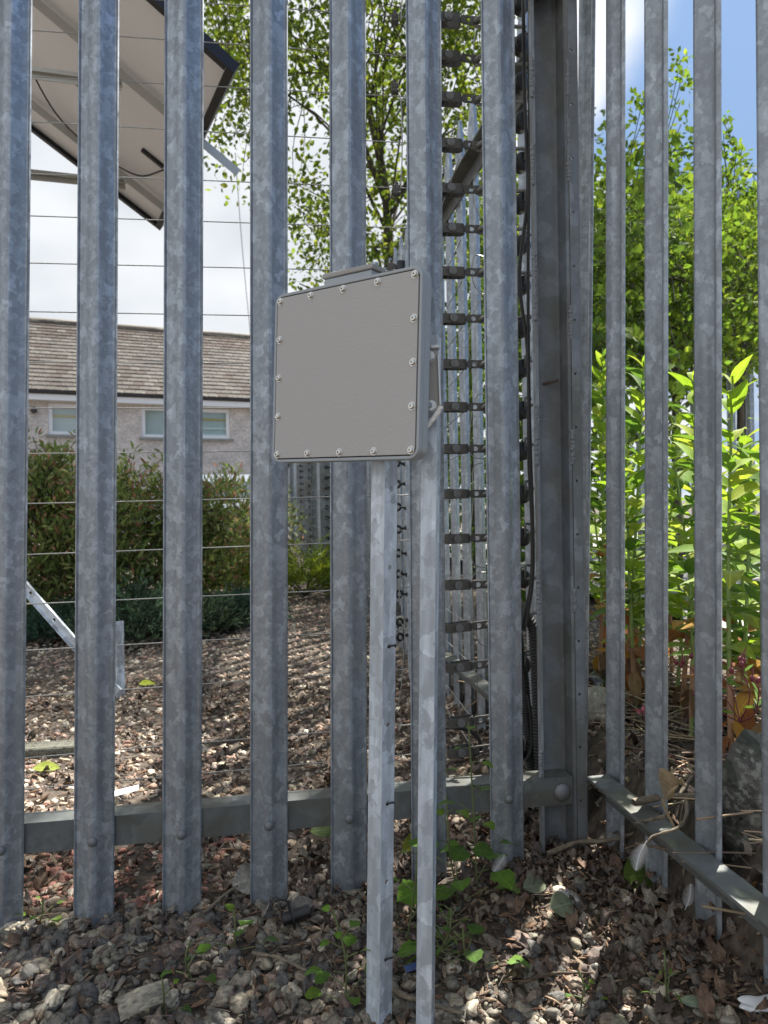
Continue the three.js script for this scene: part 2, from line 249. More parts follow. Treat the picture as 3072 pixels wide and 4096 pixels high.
// ───────────────────────── the ground
function G(x, z) {
  const p = V3(x, 0, z), o = oOf(p), s = sOf(p), d = -z;
  let y = 0.012 + 0.03 * sstep(0.0, 0.6, o) * sstep(3, 1.2, s);
  y += 0.17 * sstep(0.685, 0.80, o) * sstep(12, 3, s);
  y += 0.045 * sstep(0.5, 0.68, o) * sstep(1.3, 0.9, s);
  y -= 0.05 * sstep(1.3, 1.0, d) * sstep(0.75, 0.2, Math.abs(x));
  y += 0.012 * (fbm(x * 6 + 50, z * 6 + 50, 1, 3) - 0.5) + 0.02 * (fbm(x * 1.6 + 20, z * 1.6 + 20, 1, 2) - 0.5) + 0.05 * sstep(3, 7, d) * (fbm(x * 0.3 + 9, z * 0.3, 3, 2) - 0.4);
  return y;
}
const ground = (() => {
  const warp = (u, c, near, far, pw) => c + Math.sign(u) * (near * Math.abs(u) + far * Math.pow(Math.abs(u), pw));
  const NX = 220, NZ = 240, pos = [], uv = [], idx = [];
  for (let j = 0; j <= NZ; j++) for (let i = 0; i <= NX; i++) { const x = warp((i / NX) * 2 - 1, 0.1, 2.2, 300, 9), z = warp((j / NZ) * 2 - 1, -2.2, 2.2, 300, 9); pos.push(x, G(x, z), z); uv.push(x, z); }
  for (let j = 0; j < NZ; j++) for (let i = 0; i < NX; i++) { const a = j * (NX + 1) + i; idx.push(a, a + NX + 1, a + 1, a + 1, a + NX + 1, a + NX + 2); }
  const g = new THREE.BufferGeometry(); g.setAttribute('position', new THREE.Float32BufferAttribute(pos, 3)); g.setAttribute('uv', new THREE.Float32BufferAttribute(uv, 2)); g.setIndex(idx); g.computeVertexNormals();
  const m = structure('ground', g, M.soil); m.userData.label = 'dark soil and gravel ground on both sides of the fences'; return m;
})();

// ───────────────────────── palisade fences
const HALF = [[0, 11.5], [5, 10.6], [9.5, 7.6], [15, 3], [22, -1.8], [27, -4.2], [30.5, -4.4], [34, -1.2]];
const PALE_SEC = (() => {
  const f = [...HALF.slice(1).reverse().map(([x, z]) => [-x, z]), ...HALF], out = f.map(([x, z]) => [x / 1000, z / 1000]);
  const back = f.map(([x, z], i) => { const a = f[Math.max(0, i - 1)], b = f[Math.min(f.length - 1, i + 1)], dx = b[0] - a[0], dz = b[1] - a[1], l = Math.hypot(dx, dz); return [(x + (dz / l) * 3) / 1000, (z - (dx / l) * 3) / 1000]; }).reverse();
  return [...out, ...back];
})();
const FH = 2.12;
function paleGeo(seed, y0) { const r = rng(seed); return sweep(PALE_SEC, [[y0, 1], [FH - 0.11, 1], [FH - 0.02, 0.35], [FH, 0.06]], r() * 9, r() * 9, 0.75); }
const domed = (r, h) => new THREE.LatheGeometry([[0, h], [r * 0.45, h * 0.9], [r * 0.8, h * 0.6], [r * 0.97, h * 0.2], [r, 0], [0, -0.001]].map(([x, y]) => new THREE.Vector2(x, y)), 14).rotateX(Math.PI / 2);
const BOLT = domed(0.0095, 0.0065), BIGBOLT = domed(0.0185, 0.012);

const fenceF = thing('palisade_fence', 'grey galvanised palisade fence facing the grey square enclosure, with a corner post', 'fence', V3().addScaledVector(N1, -FD), TH);
const fronts = [[23, 3, 2015], [213, 201.5, 1998], [397.5, 392.5, 1985], [581, 581, 1968], [751, 754.5, 1940], [915, 928, 1895], [1076, 1097.5, 1860]];
const paleT = fronts.map(([t, b, y]) => [front(t, 0), front(b, y)]);
const extraT = [1, 2, 3].map((k) => [paleT[0][0].clone().addScaledVector(E1, -0.157 * k), paleT[0][1].clone().addScaledVector(E1, -0.159 * k)]);
const boltY = [1832, 1813, 1798, 1779, 1764, 1742, 1722];
[...paleT, ...extraT].forEach(([a, b], i) => {
  const m = mesh('pale', paleGeo(100 + i, -0.06), M.pale, fenceF), y0 = G(b.x, b.z);
  const k = (tOf(a) - tOf(b)) / (a.y - b.y);
  m.position.set(tOf(b) - k * b.y, 0, 0.0); m.rotation.z = -Math.atan(k); m.rotation.y = (hash3(i, 3, 9) - 0.5) * 0.06;
  const by = i < 7 ? front((fronts[i][0] + (fronts[i][1] - fronts[i][0]) * 0.9), boltY[i]).y : 0.178;
  const bo = mesh('bolt', BOLT, M.bolt, m); bo.position.set(0, by, 0.0113);
  const bt = mesh('bolt', BOLT, M.bolt, m); bt.position.set(0, 1.86, 0.0113);
});
{ // rails: an angle with its upright leg against the pales, the flange turned back
  const sec = (y) => merge([box(1.53, 0.056, 0.006, -0.145, y - 0.028, -0.0115), box(1.53, 0.006, 0.044, -0.145, y - 0.0032, -0.0367)]);
  for (const y of [0.207, 1.885]) { const r = mesh('rail', sec(y), M.rail, fenceF); const b = mesh('bolt', BIGBOLT, M.bolt, r); b.position.set(0.596, y - 0.03, -0.0085); }
}
{ // corner post: an H section, flanges left and right, with a drilled strip and runs of weld
  const tl = tOf(front(1139, 700, 0.05)), tr = tOf(front(1214, 700, 0.05)), w = tr - tl, c = (tl + tr) / 2;
  const H = 2.3, z0 = -0.018, zw = -0.062, a = -w / 2, e = w / 2, k = a + w * 0.27;
  const sec = [[a, z0], [a + 0.006, z0 + 0.001], [k, zw + 0.006], [k + 0.008, zw + 0.004], [e - 0.016, zw + 0.004], [e - 0.010, zw + 0.010], [e - 0.007, z0], [e, z0], [e, zw - 0.014], [k, zw - 0.004], [a - 0.001, z0 - 0.012]];
  const p = mesh('corner_post', sweep(sec, [[-0.1, 1], [H, 1]], 0.3, 0.7, 0.4), M.post, fenceF); p.position.x = c; p.rotation.z = -0.004;
  const holes = []; for (let k = 0; k < 18; k++) holes.push([-0.002, 0.12 + k * 0.112]);
  const st = mesh('drilled_strip', stripWithHoles(0.019, 2.25, 0.004, holes, 0.003), M.post, p); st.position.set(w / 2 + 0.0105, -0.08, z0 - 0.002);
  const rs = mesh('strip_return', box(0.003, 2.25, 0.03, w / 2 + 0.0218, 1.045, z0 - 0.014), M.post, p);
  const rr = rng(77);
  const weld = (x, ya, yb, r) => { const l = []; for (let y = ya; y < yb; y += r * 0.75) l.push(new THREE.IcosahedronGeometry(r * (0.7 + 0.6 * rr()), 1).scale(1, 0.8, 0.8).translate(x + (rr() - 0.5) * r * 0.6, y, z0 + 0.0005)); mesh('weld', merge(l), M.weld, p); };
  for (const [a, b] of [[1.45, 1.58], [1.12, 1.19], [0.86, 0.93], [0.55, 0.6], [1.63, 1.7]]) weld(w / 2 + 0.001, a, b, 0.0045);
  for (const [a, b] of [[0.2, 0.26], [0.55, 0.66], [0.86, 0.98], [1.16, 1.3], [1.44, 1.52], [1.62, 1.7]]) weld(-w / 2, a, b, 0.0042);
  const sp = mesh('rusty_nail', tube([V3(-0.008, 0, 0), V3(0.018, 0.004, 0.02)], 0.0028), std({ color: lin(0.10, 0.07, 0.055), roughness: 0.9 }), p); sp.position.set(0.0, front(1168, 828, 0.05).y, zw + 0.006);
}
const fenceS = thing('palisade_fence', 'galvanised palisade fence with its rail on the near side, tall leafy weeds behind', 'fence', V3(), Math.PI / 2 + PS);
{
  const off = 0.706, S = [];
  for (const [xt, xb] of [[1264, 1255], [1332, 1332], [1420, 1421], [1533, 1534], [1682, 1690]]) S.push([sOf(side(xt, 600, off)), side(xt, 600, off).y, sOf(side(xb, 1600, off)), side(xb, 1600, off).y]);
  for (let k = 1; k < 6; k++) S.push([S[4][0] - 0.152 * k, 1.4, S[4][0] - 0.152 * k, 0.2]);
  for (let s = 1.655, k = 0; s < 24; s += 0.155, k++) S.push([s, 1.4, s + (hash3(k, 1, 2) - 0.5) * 0.015, 0.2]);
  const gs = [0, 1, 2, 3, 4, 5, 6, 7].map((k) => paleGeo(300 + k, -0.05)), bg = BOLT.clone().rotateY(Math.PI);
  S.forEach(([sa, ya, sb, yb], i) => {
    const k = (sa - sb) / (ya - yb), m = mesh('pale', gs[i % 8], M.pale, fenceS);
    m.position.set(sb - k * yb, 0, off); m.rotation.z = -Math.atan(k); m.rotation.y = (hash3(i, 5, 9) - 0.5) * 0.08; if (i > 9) m.scale.z = 1.45;
    if (i < 16) { const b = mesh('bolt', BOLT, M.bolt, m); b.position.set(0, 0.175, 0.0113); }
  });
  const L = 12.2, c = L / 2 - 0.1;
  for (const y of [0.21, 1.885]) {
    mesh('rail', merge([box(1.42, 0.006, 0.048, 0.68, y - 0.003, 0.674), box(1.42, 0.05, 0.006, 0.68, y - 0.0312, 0.697)]), M.rail, fenceS);
    mesh('rail', merge([box(22.4, 0.006, 0.048, 12.83, y - 0.003, 0.674), box(22.4, 0.05, 0.006, 12.83, y - 0.0312, 0.694)]), M.rail, fenceS);
  }
  for (const s of [5.4, 9.2, 16]) { const p = mesh('fence_post', merge([box(0.06, 2.1, 0.006, s, 1.05, 0.61), box(0.006, 2.1, 0.08, s, 1.05, 0.645)]), M.post, fenceS); }
}
{ // another palisade far beyond the weeds on the right
  const g = thing('palisade_fence', 'distant palisade fence beyond the bush, seen over the tall weeds', 'fence', at(1540, 900, 6.3).setY(0), -0.12);
  const gs = [0, 1, 2].map((k) => paleGeo(500 + k, -0.05));
  for (let i = -9; i < 10; i++) { const m = mesh('pale', gs[(i + 9) % 3], M.pale, g); m.position.set(i * 0.155, 0, 0); m.scale.y = 1.12; }
  mesh('rail', box(3.1, 0.05, 0.04, 0, 0.3, -0.03), M.rail, g); mesh('rail', box(3.1, 0.05, 0.04, 0, 2.07, -0.03), M.rail, g);
}

// ───────────────────────── the electric fence inside: strands, strainers, insulators
const wireLeft = [null, 65, 165, 262, 375, 466, 568, 673, 782, 882, 980, 1088, 1198, 1305, 1405, 1505, 1637, 1705];
const clampY = [47, 130, 217, 316, 412, 497, 590, 690, 788, 880, 970, 1067, 1163, 1263, 1352, 1437, 1556, 1620];
const WD = 0.15, lvl = [], ORD = ['first', 'second', 'third', 'fourth', 'fifth', 'sixth', 'seventh', 'eighth', 'ninth', 'tenth', 'eleventh', 'twelfth', 'thirteenth', 'fourteenth', 'fifteenth', 'sixteenth', 'seventeenth', 'eighteenth'];
const strap = (() => { // a band bent into a flat loop with a drilled tail
  const o = roundRect(0.062, 0.026, 0.0115), h = roundRect(0.0575, 0.0215, 0.0095); o.holes.push(new THREE.Path(h.getPoints(8)));
  return extrude(o, 0.0205).rotateX(-Math.PI / 2).translate(-0.031, -0.01025, 0);
})();
const tail = (() => { const s = roundRect(0.044, 0.018, 0.007), d = new THREE.Path(); d.moveTo(-0.009, -0.005); d.lineTo(-0.004, -0.005); d.absarc(-0.004, 0, 0.005, -Math.PI / 2, Math.PI / 2); d.lineTo(-0.009, 0.005); d.closePath(); s.holes.push(d); return extrude(s, 0.003).translate(0.02, 0, 0.006); })();
const slotBolt = merge([new THREE.CylinderGeometry(0.0085, 0.009, 0.004, 14).rotateX(Math.PI / 2).translate(-0.031, 0, 0.015), box(0.003, 0.012, 0.004, -0.031, 0, 0.0175), tube([V3(-0.031, 0, -0.012), V3(-0.031, 0, 0.012)], 0.004)]);
const reel = new THREE.LatheGeometry([[0.004, -0.011], [0.0095, -0.011], [0.0095, -0.007], [0.006, -0.004], [0.006, 0.004], [0.0095, 0.007], [0.0095, 0.011], [0.004, 0.011]].map(([x, y]) => new THREE.Vector2(x, y)), 14).translate(-0.046, 0, 0);
const xl = tOf(front(1008, 800, WD)), xp = tOf(front(1141, 800, WD));
clampY.forEach((cy, i) => {
  const y = front(1000, cy, WD).y; lvl.push(y);
  const g = thing('wire_strainer', `dark steel strap strainer with a bolt and rod, ${ORD[17 - i]} up from the bottom rail`, 'strainer', fpt(xl, y, WD), TH, 'strainers in a column beside the corner post');
  const s = mesh('strap', strap, M.darkSteel, g); mesh('bolt', slotBolt, M.bolt, s);
  mesh('drilled_tail', tail, M.darkSteel, g); mesh('insulator_reel', reel, M.black, g);
  const dy = i % 3 * 0.002; mesh('hook_rod', tube([V3(0.045, 0.006, 0.014), V3(0.03, -0.002, 0.012), V3(0.034, -0.004, -0.004), V3(0.06, 0.0, -0.006), V3(xp - xl + 0.012, 0.008 + dy, -0.008)], 0.0042, 16, 7), M.rod, g);
  g.rotation.z = i > 13 ? 0.06 : (hash3(i, 7, 7) - 0.5) * 0.04;
  const yl = wireLeft[i] === null ? y - 0.02 : front(55, wireLeft[i], WD).y;
  const tl = tOf(front(55, 900, WD)), k = (y - yl) / (xl - 0.06 - tl), a = fpt(-1.6, y - k * (xl - 0.06 + 1.6), WD), b = fpt(xl - 0.05, y, WD);
  const w = mesh('electric_fence_wire', tube([a, b], 0.00125, 1, 6), M.wire); tag(w, `taut wire strand behind the front pales, ${ORD[17 - i]} up from the bottom rail`, 'wire', 'horizontal wire strands behind the front fence');
});
{ // black bobbin insulators beside the post
  const bob = new THREE.LatheGeometry([[0, -0.012], [0.010, -0.012], [0.0195, -0.009], [0.020, -0.004], [0.013, -0.001], [0.012, 0.003], [0.0185, 0.006], [0.0185, 0.010], [0.009, 0.012], [0, 0.012]].map(([x, y]) => new THREE.Vector2(x, y)), 20).rotateX(Math.PI / 2).scale(1.12, 1.12, 1.12);
  const hook = tube([V3(0, 0.0, 0.014), V3(0, 0.022, 0.016), V3(0.012, 0.03, 0.004), V3(0.03, 0.028, 0)], 0.003, 10, 6);
  [10, 98, 180, 265, 352, 440, 530, 618, 710, 797, 887, 975, 1068, 1160, 1250, 1437, 1617].forEach((y, i) => {
    const g = thing('bobbin_insulator', `round black bobbin insulator beside the corner post, ${ORD[16 - i]} up from the rail`, 'insulator', front(1125, y, 0.165), TH + 0.35, 'black bobbin insulators beside the corner post');
    mesh('bobbin', bob, M.black, g); mesh('hook', hook, M.darkSteel, g);
  });
}
{ // posts with ring insulators along the side, and the strands between them
  const spots = [[868, 0.62], [696, 0.6], [660, 0.6], [641, 0.6]].map(([x, o]) => [sOf(side(x, 700, o)), o]);
  const ring = new THREE.TorusGeometry(0.0145, 0.0058, 8, 16), arm = merge([tube([V3(0.016, 0, 0), V3(0.05, 0.002, -0.01)], 0.0055), new THREE.SphereGeometry(0.011, 8, 6).translate(0.044, 0, -0.006)]);
  spots.forEach(([s, o], k) => {
    const g = thing('insulator_post', ['slim galvanised post with a column of black ring insulators, nearest the corner strainers', 'insulator post standing beyond the golden conifer along the side fence', 'third insulator post counted from the corner along the side fence', 'farthest insulator post at the end of the side fence'][k], 'post', spt(s, 0, o), 0.05, 'insulator posts along the side fence');
    mesh('post', sweep([[-0.016, 0.016], [0.016, 0.016], [0.016, 0.012], [-0.012, 0.012], [-0.012, -0.016], [-0.016, -0.016]], [[-0.05, 1], [1.9, 1]], k, k), k ? M.post : M.zinc, g).position.x = 0.018; if (k) mesh('post_face', box(0.13, 1.95, 0.012, 0.01, 0.95, 0.022), M.post, g);
    lvl.forEach((y, i) => { const r = mesh('ring_insulator', ring, M.black, g); r.position.set(k ? 0.01 : -0.036, y - 0.03, k ? 0.045 : 0.02); r.rotation.y = 0.3; r.rotation.z = (hash3(i, k, 3) - 0.5) * 0.3; mesh('arm', arm, M.rubber, r); });
  });
  lvl.forEach((y, i) => {
    const pts = [fpt(0.455, y - 0.004, 0.2), ...spots.map(([s, o]) => spt(s, y - 0.03, o - 0.034))];
    const l = []; for (let q = 0; q + 1 < pts.length; q++) { const m = pts[q].clone().lerp(pts[q + 1], 0.5); m.y -= 0.006; l.push(tube([pts[q], m, pts[q + 1]], 0.0012, 4, 5)); }
    tag(mesh('side_fence_wire', merge(l), M.wire), `thin wire strand along the side fence, ${ORD[17 - i]} up from the gravel`, 'wire', 'wire strands along the side fence');
  });
  // line clamps and jumper links
  const clip = merge([rbox(0.016, 0.022, 0.012, 0.002), tube([V3(-0.008, -0.008, 0.008), V3(0.008, -0.008, 0.008)], 0.003), new THREE.CylinderGeometry(0.004, 0.004, 0.008, 6).translate(0, 0.014, 0)]);
  for (const [x, y, n] of [[853, 42, 0], [853, 192, 1], [857, 412, 2], [846, 580, 3], [846, 1148, 4], [858, 1318, 5]]) { const p = front(x, y, WD - 0.01); tag(mesh('line_clamp', clip, M.darkSteel), `small dark bolted clamp on a wire strand, ${ORD[5 - n]} up of those left of the strainers`, 'clamp', 'line clamps on the wire strands').position.copy(p); }
  const links = [[[866, 45], [868, 0]], [[856, 195], [863, 205], [865, 400], [860, 412]], [[856, 1150], [863, 1160], [862, 1318]], [[858, 1320], [870, 1325], [868, 1470], [860, 1530]]];
  links.forEach((l, i) => tag(mesh('jumper_wire', tube(l.map(([x, y]) => front(x, y, WD - 0.012)), 0.0013, 16, 5), M.wire), `thin upright jumper wire linking strands left of the strainers, ${ORD[3 - i]} up`, 'wire', 'jumper wires left of the strainers'));
  const hk = [[[1046, 60], [1030, 64], [1026, 150], [1034, 170]], [[1044, 372], [1028, 378], [1024, 440], [1040, 470], [1048, 472]], [[1048, 555], [1026, 552], [1022, 610], [1040, 634], [1052, 634]], [[1050, 640], [1030, 660], [1012, 760], [1024, 785], [1050, 786]], [[1050, 850], [1032, 853], [1016, 920], [1020, 985], [1046, 992]], [[1050, 1000], [1026, 1004], [1022, 1080], [1018, 1150], [1024, 1220], [1050, 1226]], [[1050, 1236], [1024, 1240], [1022, 1300], [1036, 1390], [1050, 1396]], [[1052, 1440], [1034, 1444], [1032, 1510], [1034, 1650]]];
  hk.forEach((l, j) => tag(mesh('jumper_wire', tube(l.map(([x, y], i) => front(x, y, WD + 0.03 + 0.004 * i)), 0.0012, 24, 5), M.wire), `bent thin jumper wire behind the strainer tails, ${ORD[7 - j]} up from the ground`, 'wire', 'jumper wires behind the strainers'));
}
{ // cables and ribbed conduit at the post
  const cab = (pts, r, w, lab) => tag(mesh('black_cable', tube(pts.map(([x, y]) => front(x, y, w)), r, 60, 8), M.rubber), lab, 'cable');
  cab([[1130, -30], [1133, 200], [1140, 420], [1122, 600], [1140, 760], [1143, 1000], [1150, 1150], [1146, 1270], [1128, 1345]], 0.0042, 0.105, 'black cable winding down the flange and into the ribbed conduit');
  cab([[1143, -30], [1144, 300], [1141, 600], [1144, 900], [1152, 1180], [1150, 1260], [1136, 1350]], 0.0036, 0.1, 'straight black cable hugging the edge of the corner post');
  cab([[945, 1575], [985, 1572], [1020, 1582], [1036, 1600], [1034, 1625], [1018, 1630]], 0.0045, 0.17, 'short black cable looping under the lowest strainers');
  cab([[1140, 1500], [1148, 1560], [1147, 1620], [1135, 1645]], 0.004, 0.14, 'thin black cable drooping beside the ribbed conduit at the post foot');
  const conduit = (pts, w, lab) => {
    const c = new THREE.CatmullRomCurve3(pts.map(([x, y]) => front(x, y, w))), seg = 260, rad = 10, g = new THREE.TubeGeometry(c, seg, 1, rad, false), p = g.attributes.position, q = V3();
    for (let i = 0; i <= seg; i++) { c.getPointAt(i / seg, q); const r = 0.0105 + (i % 4 < 2 ? 0.0022 : 0); for (let k = 0; k <= rad; k++) { const n = i * (rad + 1) + k; p.setXYZ(n, q.x + (p.getX(n) - q.x) * r, q.y + (p.getY(n) - q.y) * r, q.z + (p.getZ(n) - q.z) * r); } }
    g.computeVertexNormals(); tag(mesh('ribbed_conduit', g, M.rubber), lab, 'conduit');
  };
  conduit([[1124, 1360], [1130, 1330], [1147, 1345], [1155, 1400], [1159, 1480], [1162, 1560], [1166, 1660], [1170, 1740]], 0.125, 'black ribbed conduit arching over and down beside the corner post');
  conduit([[1118, 1370], [1124, 1420], [1132, 1470], [1136, 1540], [1146, 1640], [1150, 1730]], 0.16, 'second black ribbed conduit, behind the arched one');
}

// ───────────────────────── the grey enclosure on its two angle posts
{
  const S = 1 / PXS, dr = 0.992, dl = 1.158;
  const TL = at(1103 * S, 1182 * S, dl), TR = at(1692 * S, 1054 * S, dr), BR = at(1673 * S, 1836 * S, dr), BL = at(1085 * S, 1850 * S, dl);
  const X = TR.clone().sub(TL).add(BR).sub(BL).normalize(), Y0 = TL.clone().sub(BL).add(TR).sub(BR), Z = V3().crossVectors(X, Y0).normalize(), Y = V3().crossVectors(Z, X);
  const W = (TL.distanceTo(TR) + BL.distanceTo(BR)) / 2, H = (TL.distanceTo(BL) + TR.distanceTo(BR)) / 2;
  const g = thing('enclosure', 'grey square flat enclosure with a screwed lid mounted on two steel posts', 'enclosure', V3());
  g.position.copy(TL).add(TR).add(BR).add(BL).multiplyScalar(0.25); g.quaternion.setFromRotationMatrix(new THREE.Matrix4().makeBasis(X, Y, Z));
  const D = 0.024, rim = roundRect(W - 0.002, H - 0.002, 0.016), inner = roundRect(W - 0.0075, H - 0.0075, 0.0135);
  rim.holes.push(new THREE.Path(inner.getPoints(10)));
  const hs = mesh('housing', merge([extrude(rim, 0.0075, 0.001).translate(0, 0, -0.0085), extrude(roundRect(W - 0.002, H - 0.002, 0.016), D - 0.012, 0.001).translate(0, 0, -D + 0.0012)]), M.housing, g);
  const gk = mesh('gasket', extrude(roundRect(W - 0.008, H - 0.008, 0.0133), 0.001), M.gasket, g); gk.position.z = -0.0040;
  const lg = extrude(roundRect(W - 0.0140, H - 0.0140, 0.0105), 0.002, 0.0006); lg.translate(0, 0, -0.0022); mesh('lid', lg, M.lid, g);
  // screws: pan heads with a star recess on plain washers
  const star = (r) => { const s = new THREE.Path(); for (let k = 0; k <= 24; k++) { const a = (k / 24) * Math.PI * 2, q = r * (1 + 0.22 * Math.cos(6 * a)); k ? s.lineTo(Math.cos(a) * q, Math.sin(a) * q) : s.moveTo(q, 0); } return s; };
  const top = new THREE.Shape(); top.absarc(0, 0, 0.0034, 0, Math.PI * 2); top.holes.push(star(0.0018));
  const head = merge([extrude(top, 0.0016).translate(0, 0, 0.0022), new THREE.LatheGeometry([[0.0047, 0.0006], [0.0048, 0.0016], [0.0043, 0.0029], [0.0034, 0.0037]].map(([x, y]) => new THREE.Vector2(x, y)), 18).rotateX(Math.PI / 2), new THREE.CylinderGeometry(0.0046, 0.0046, 0.0014, 18).rotateX(Math.PI / 2).translate(0, 0, 0.0012)]);
  const slotTop = new THREE.Shape(); slotTop.absarc(0, 0, 0.0034, 0, Math.PI * 2); const sl = new THREE.Path(); sl.moveTo(-0.003, -0.0005); sl.lineTo(0.003, -0.0005); sl.lineTo(0.003, 0.0005); sl.lineTo(-0.003, 0.0005); sl.closePath(); slotTop.holes.push(sl);
  const headSlot = merge([extrude(slotTop, 0.0016).translate(0, 0, 0.0022), new THREE.LatheGeometry([[0.0047, 0.0006], [0.0048, 0.0016], [0.0043, 0.0029], [0.0034, 0.0037]].map(([x, y]) => new THREE.Vector2(x, y)), 18).rotateX(Math.PI / 2), new THREE.CylinderGeometry(0.0046, 0.0046, 0.0014, 18).rotateX(Math.PI / 2).translate(0, 0, 0.0012)]);
  const washer = new THREE.CylinderGeometry(0.0060, 0.0060, 0.0009, 20).rotateX(Math.PI / 2);
  const ix = W / 2 - 0.0125, iy = H / 2 - 0.0125, spots = [];
  for (let k = 0; k < 5; k++) { const f = k / 2 - 1; spots.push([f * ix, iy], [f * ix, -iy]); if (k > 0 && k < 4) spots.push([-ix, f * iy], [ix, f * iy]); }
  spots.forEach(([x, y], i) => { const s = mesh('screw', i === 4 ? headSlot : head, M.steel, g); s.position.set(x, y, 0.0005); s.rotation.z = hash3(i, 4, 4) * 3; mesh('washer', washer, M.steel, s).position.z = 0.0003; });
  // the box-shaped mount behind, standing above the top edge
  const mx = -W / 2 + 0.128; const mt = mesh('back_mount', rbox(0.094, 0.075, 0.03, 0.003, mx, H / 2 - 0.018, -D - 0.0165), M.housing, g);
  mesh('mount_cap', rbox(0.100, 0.008, 0.034, 0.002, mx, H / 2 + 0.0235, -D - 0.0165), M.bracket, mt);
  for (const q of [-0.038, 0.04]) mesh('cap_bolt', new THREE.CylinderGeometry(0.005, 0.0055, 0.007, 6).translate(mx + q, H / 2 + 0.031, -D - 0.018), M.brightZinc, mt);
  const cg = mesh('cable_gland', merge([new THREE.CylinderGeometry(0.009, 0.009, 0.012, 10).translate(0, 0.004, 0), new THREE.CylinderGeometry(0.0065, 0.0065, 0.02, 10).translate(0, 0.016, 0)]), M.black, g); cg.position.set(W / 2 - 0.062, H / 2 - 0.001, -D - 0.012);
}
function anglePost(name, label, a, b, legL, legR, holes, tie) {   // a = foot, b = top, legs as [dx, dz] from the front edge
  const g = thing(name, label, 'post', a.clone());
  const up = b.clone().sub(a), L = up.length(); g.quaternion.setFromUnitVectors(V3(0, 1, 0), up.normalize());
  const ll = Math.hypot(...legL), lr = Math.hypot(...legR), th = 0.0028;
  const legA = mesh('leg_plate', new THREE.BoxGeometry(ll, L, th).translate(-ll / 2, L / 2, -th / 2), M.zinc, g); legA.rotation.y = Math.atan2(legL[1], -legL[0]);
  const hs = holes.map((y) => [0, y]).filter(([, y]) => y < L - 0.01 && y > 0.01);
  const legB = mesh('drilled_plate', stripWithHoles(lr, L, th, hs, 0.0042).translate(lr / 2, 0, -th), M.zinc, g); legB.rotation.y = Math.atan2(-legR[1], legR[0]);
  legA.geometry.attributes.uv && uvByPos(legA.geometry, hash3(L * 1000, 1, 1) * 5);
  uvByPos(legB.geometry, 2.2);
  for (const y of tie) { const t = mesh('cable_tie', merge([tube([V3(0.012, y, 0.001), V3(0.02, y + 0.002, 0.006), V3(0.0235, y - 0.001, 0.004)], 0.0015), tube([V3(0.012, y, -0.01), V3(0.012, y, 0.002)], 0.0022)]), M.black, g); t.rotation.y = legB.rotation.y; }
  return g;
}
function uvByPos(g, o = 0) { const p = g.attributes.position, uv = []; for (let i = 0; i < p.count; i++) uv.push(p.getX(i) + p.getZ(i) * 0.7 + o, p.getY(i) + o); g.setAttribute('uv', new THREE.Float32BufferAttribute(uv, 2)); }
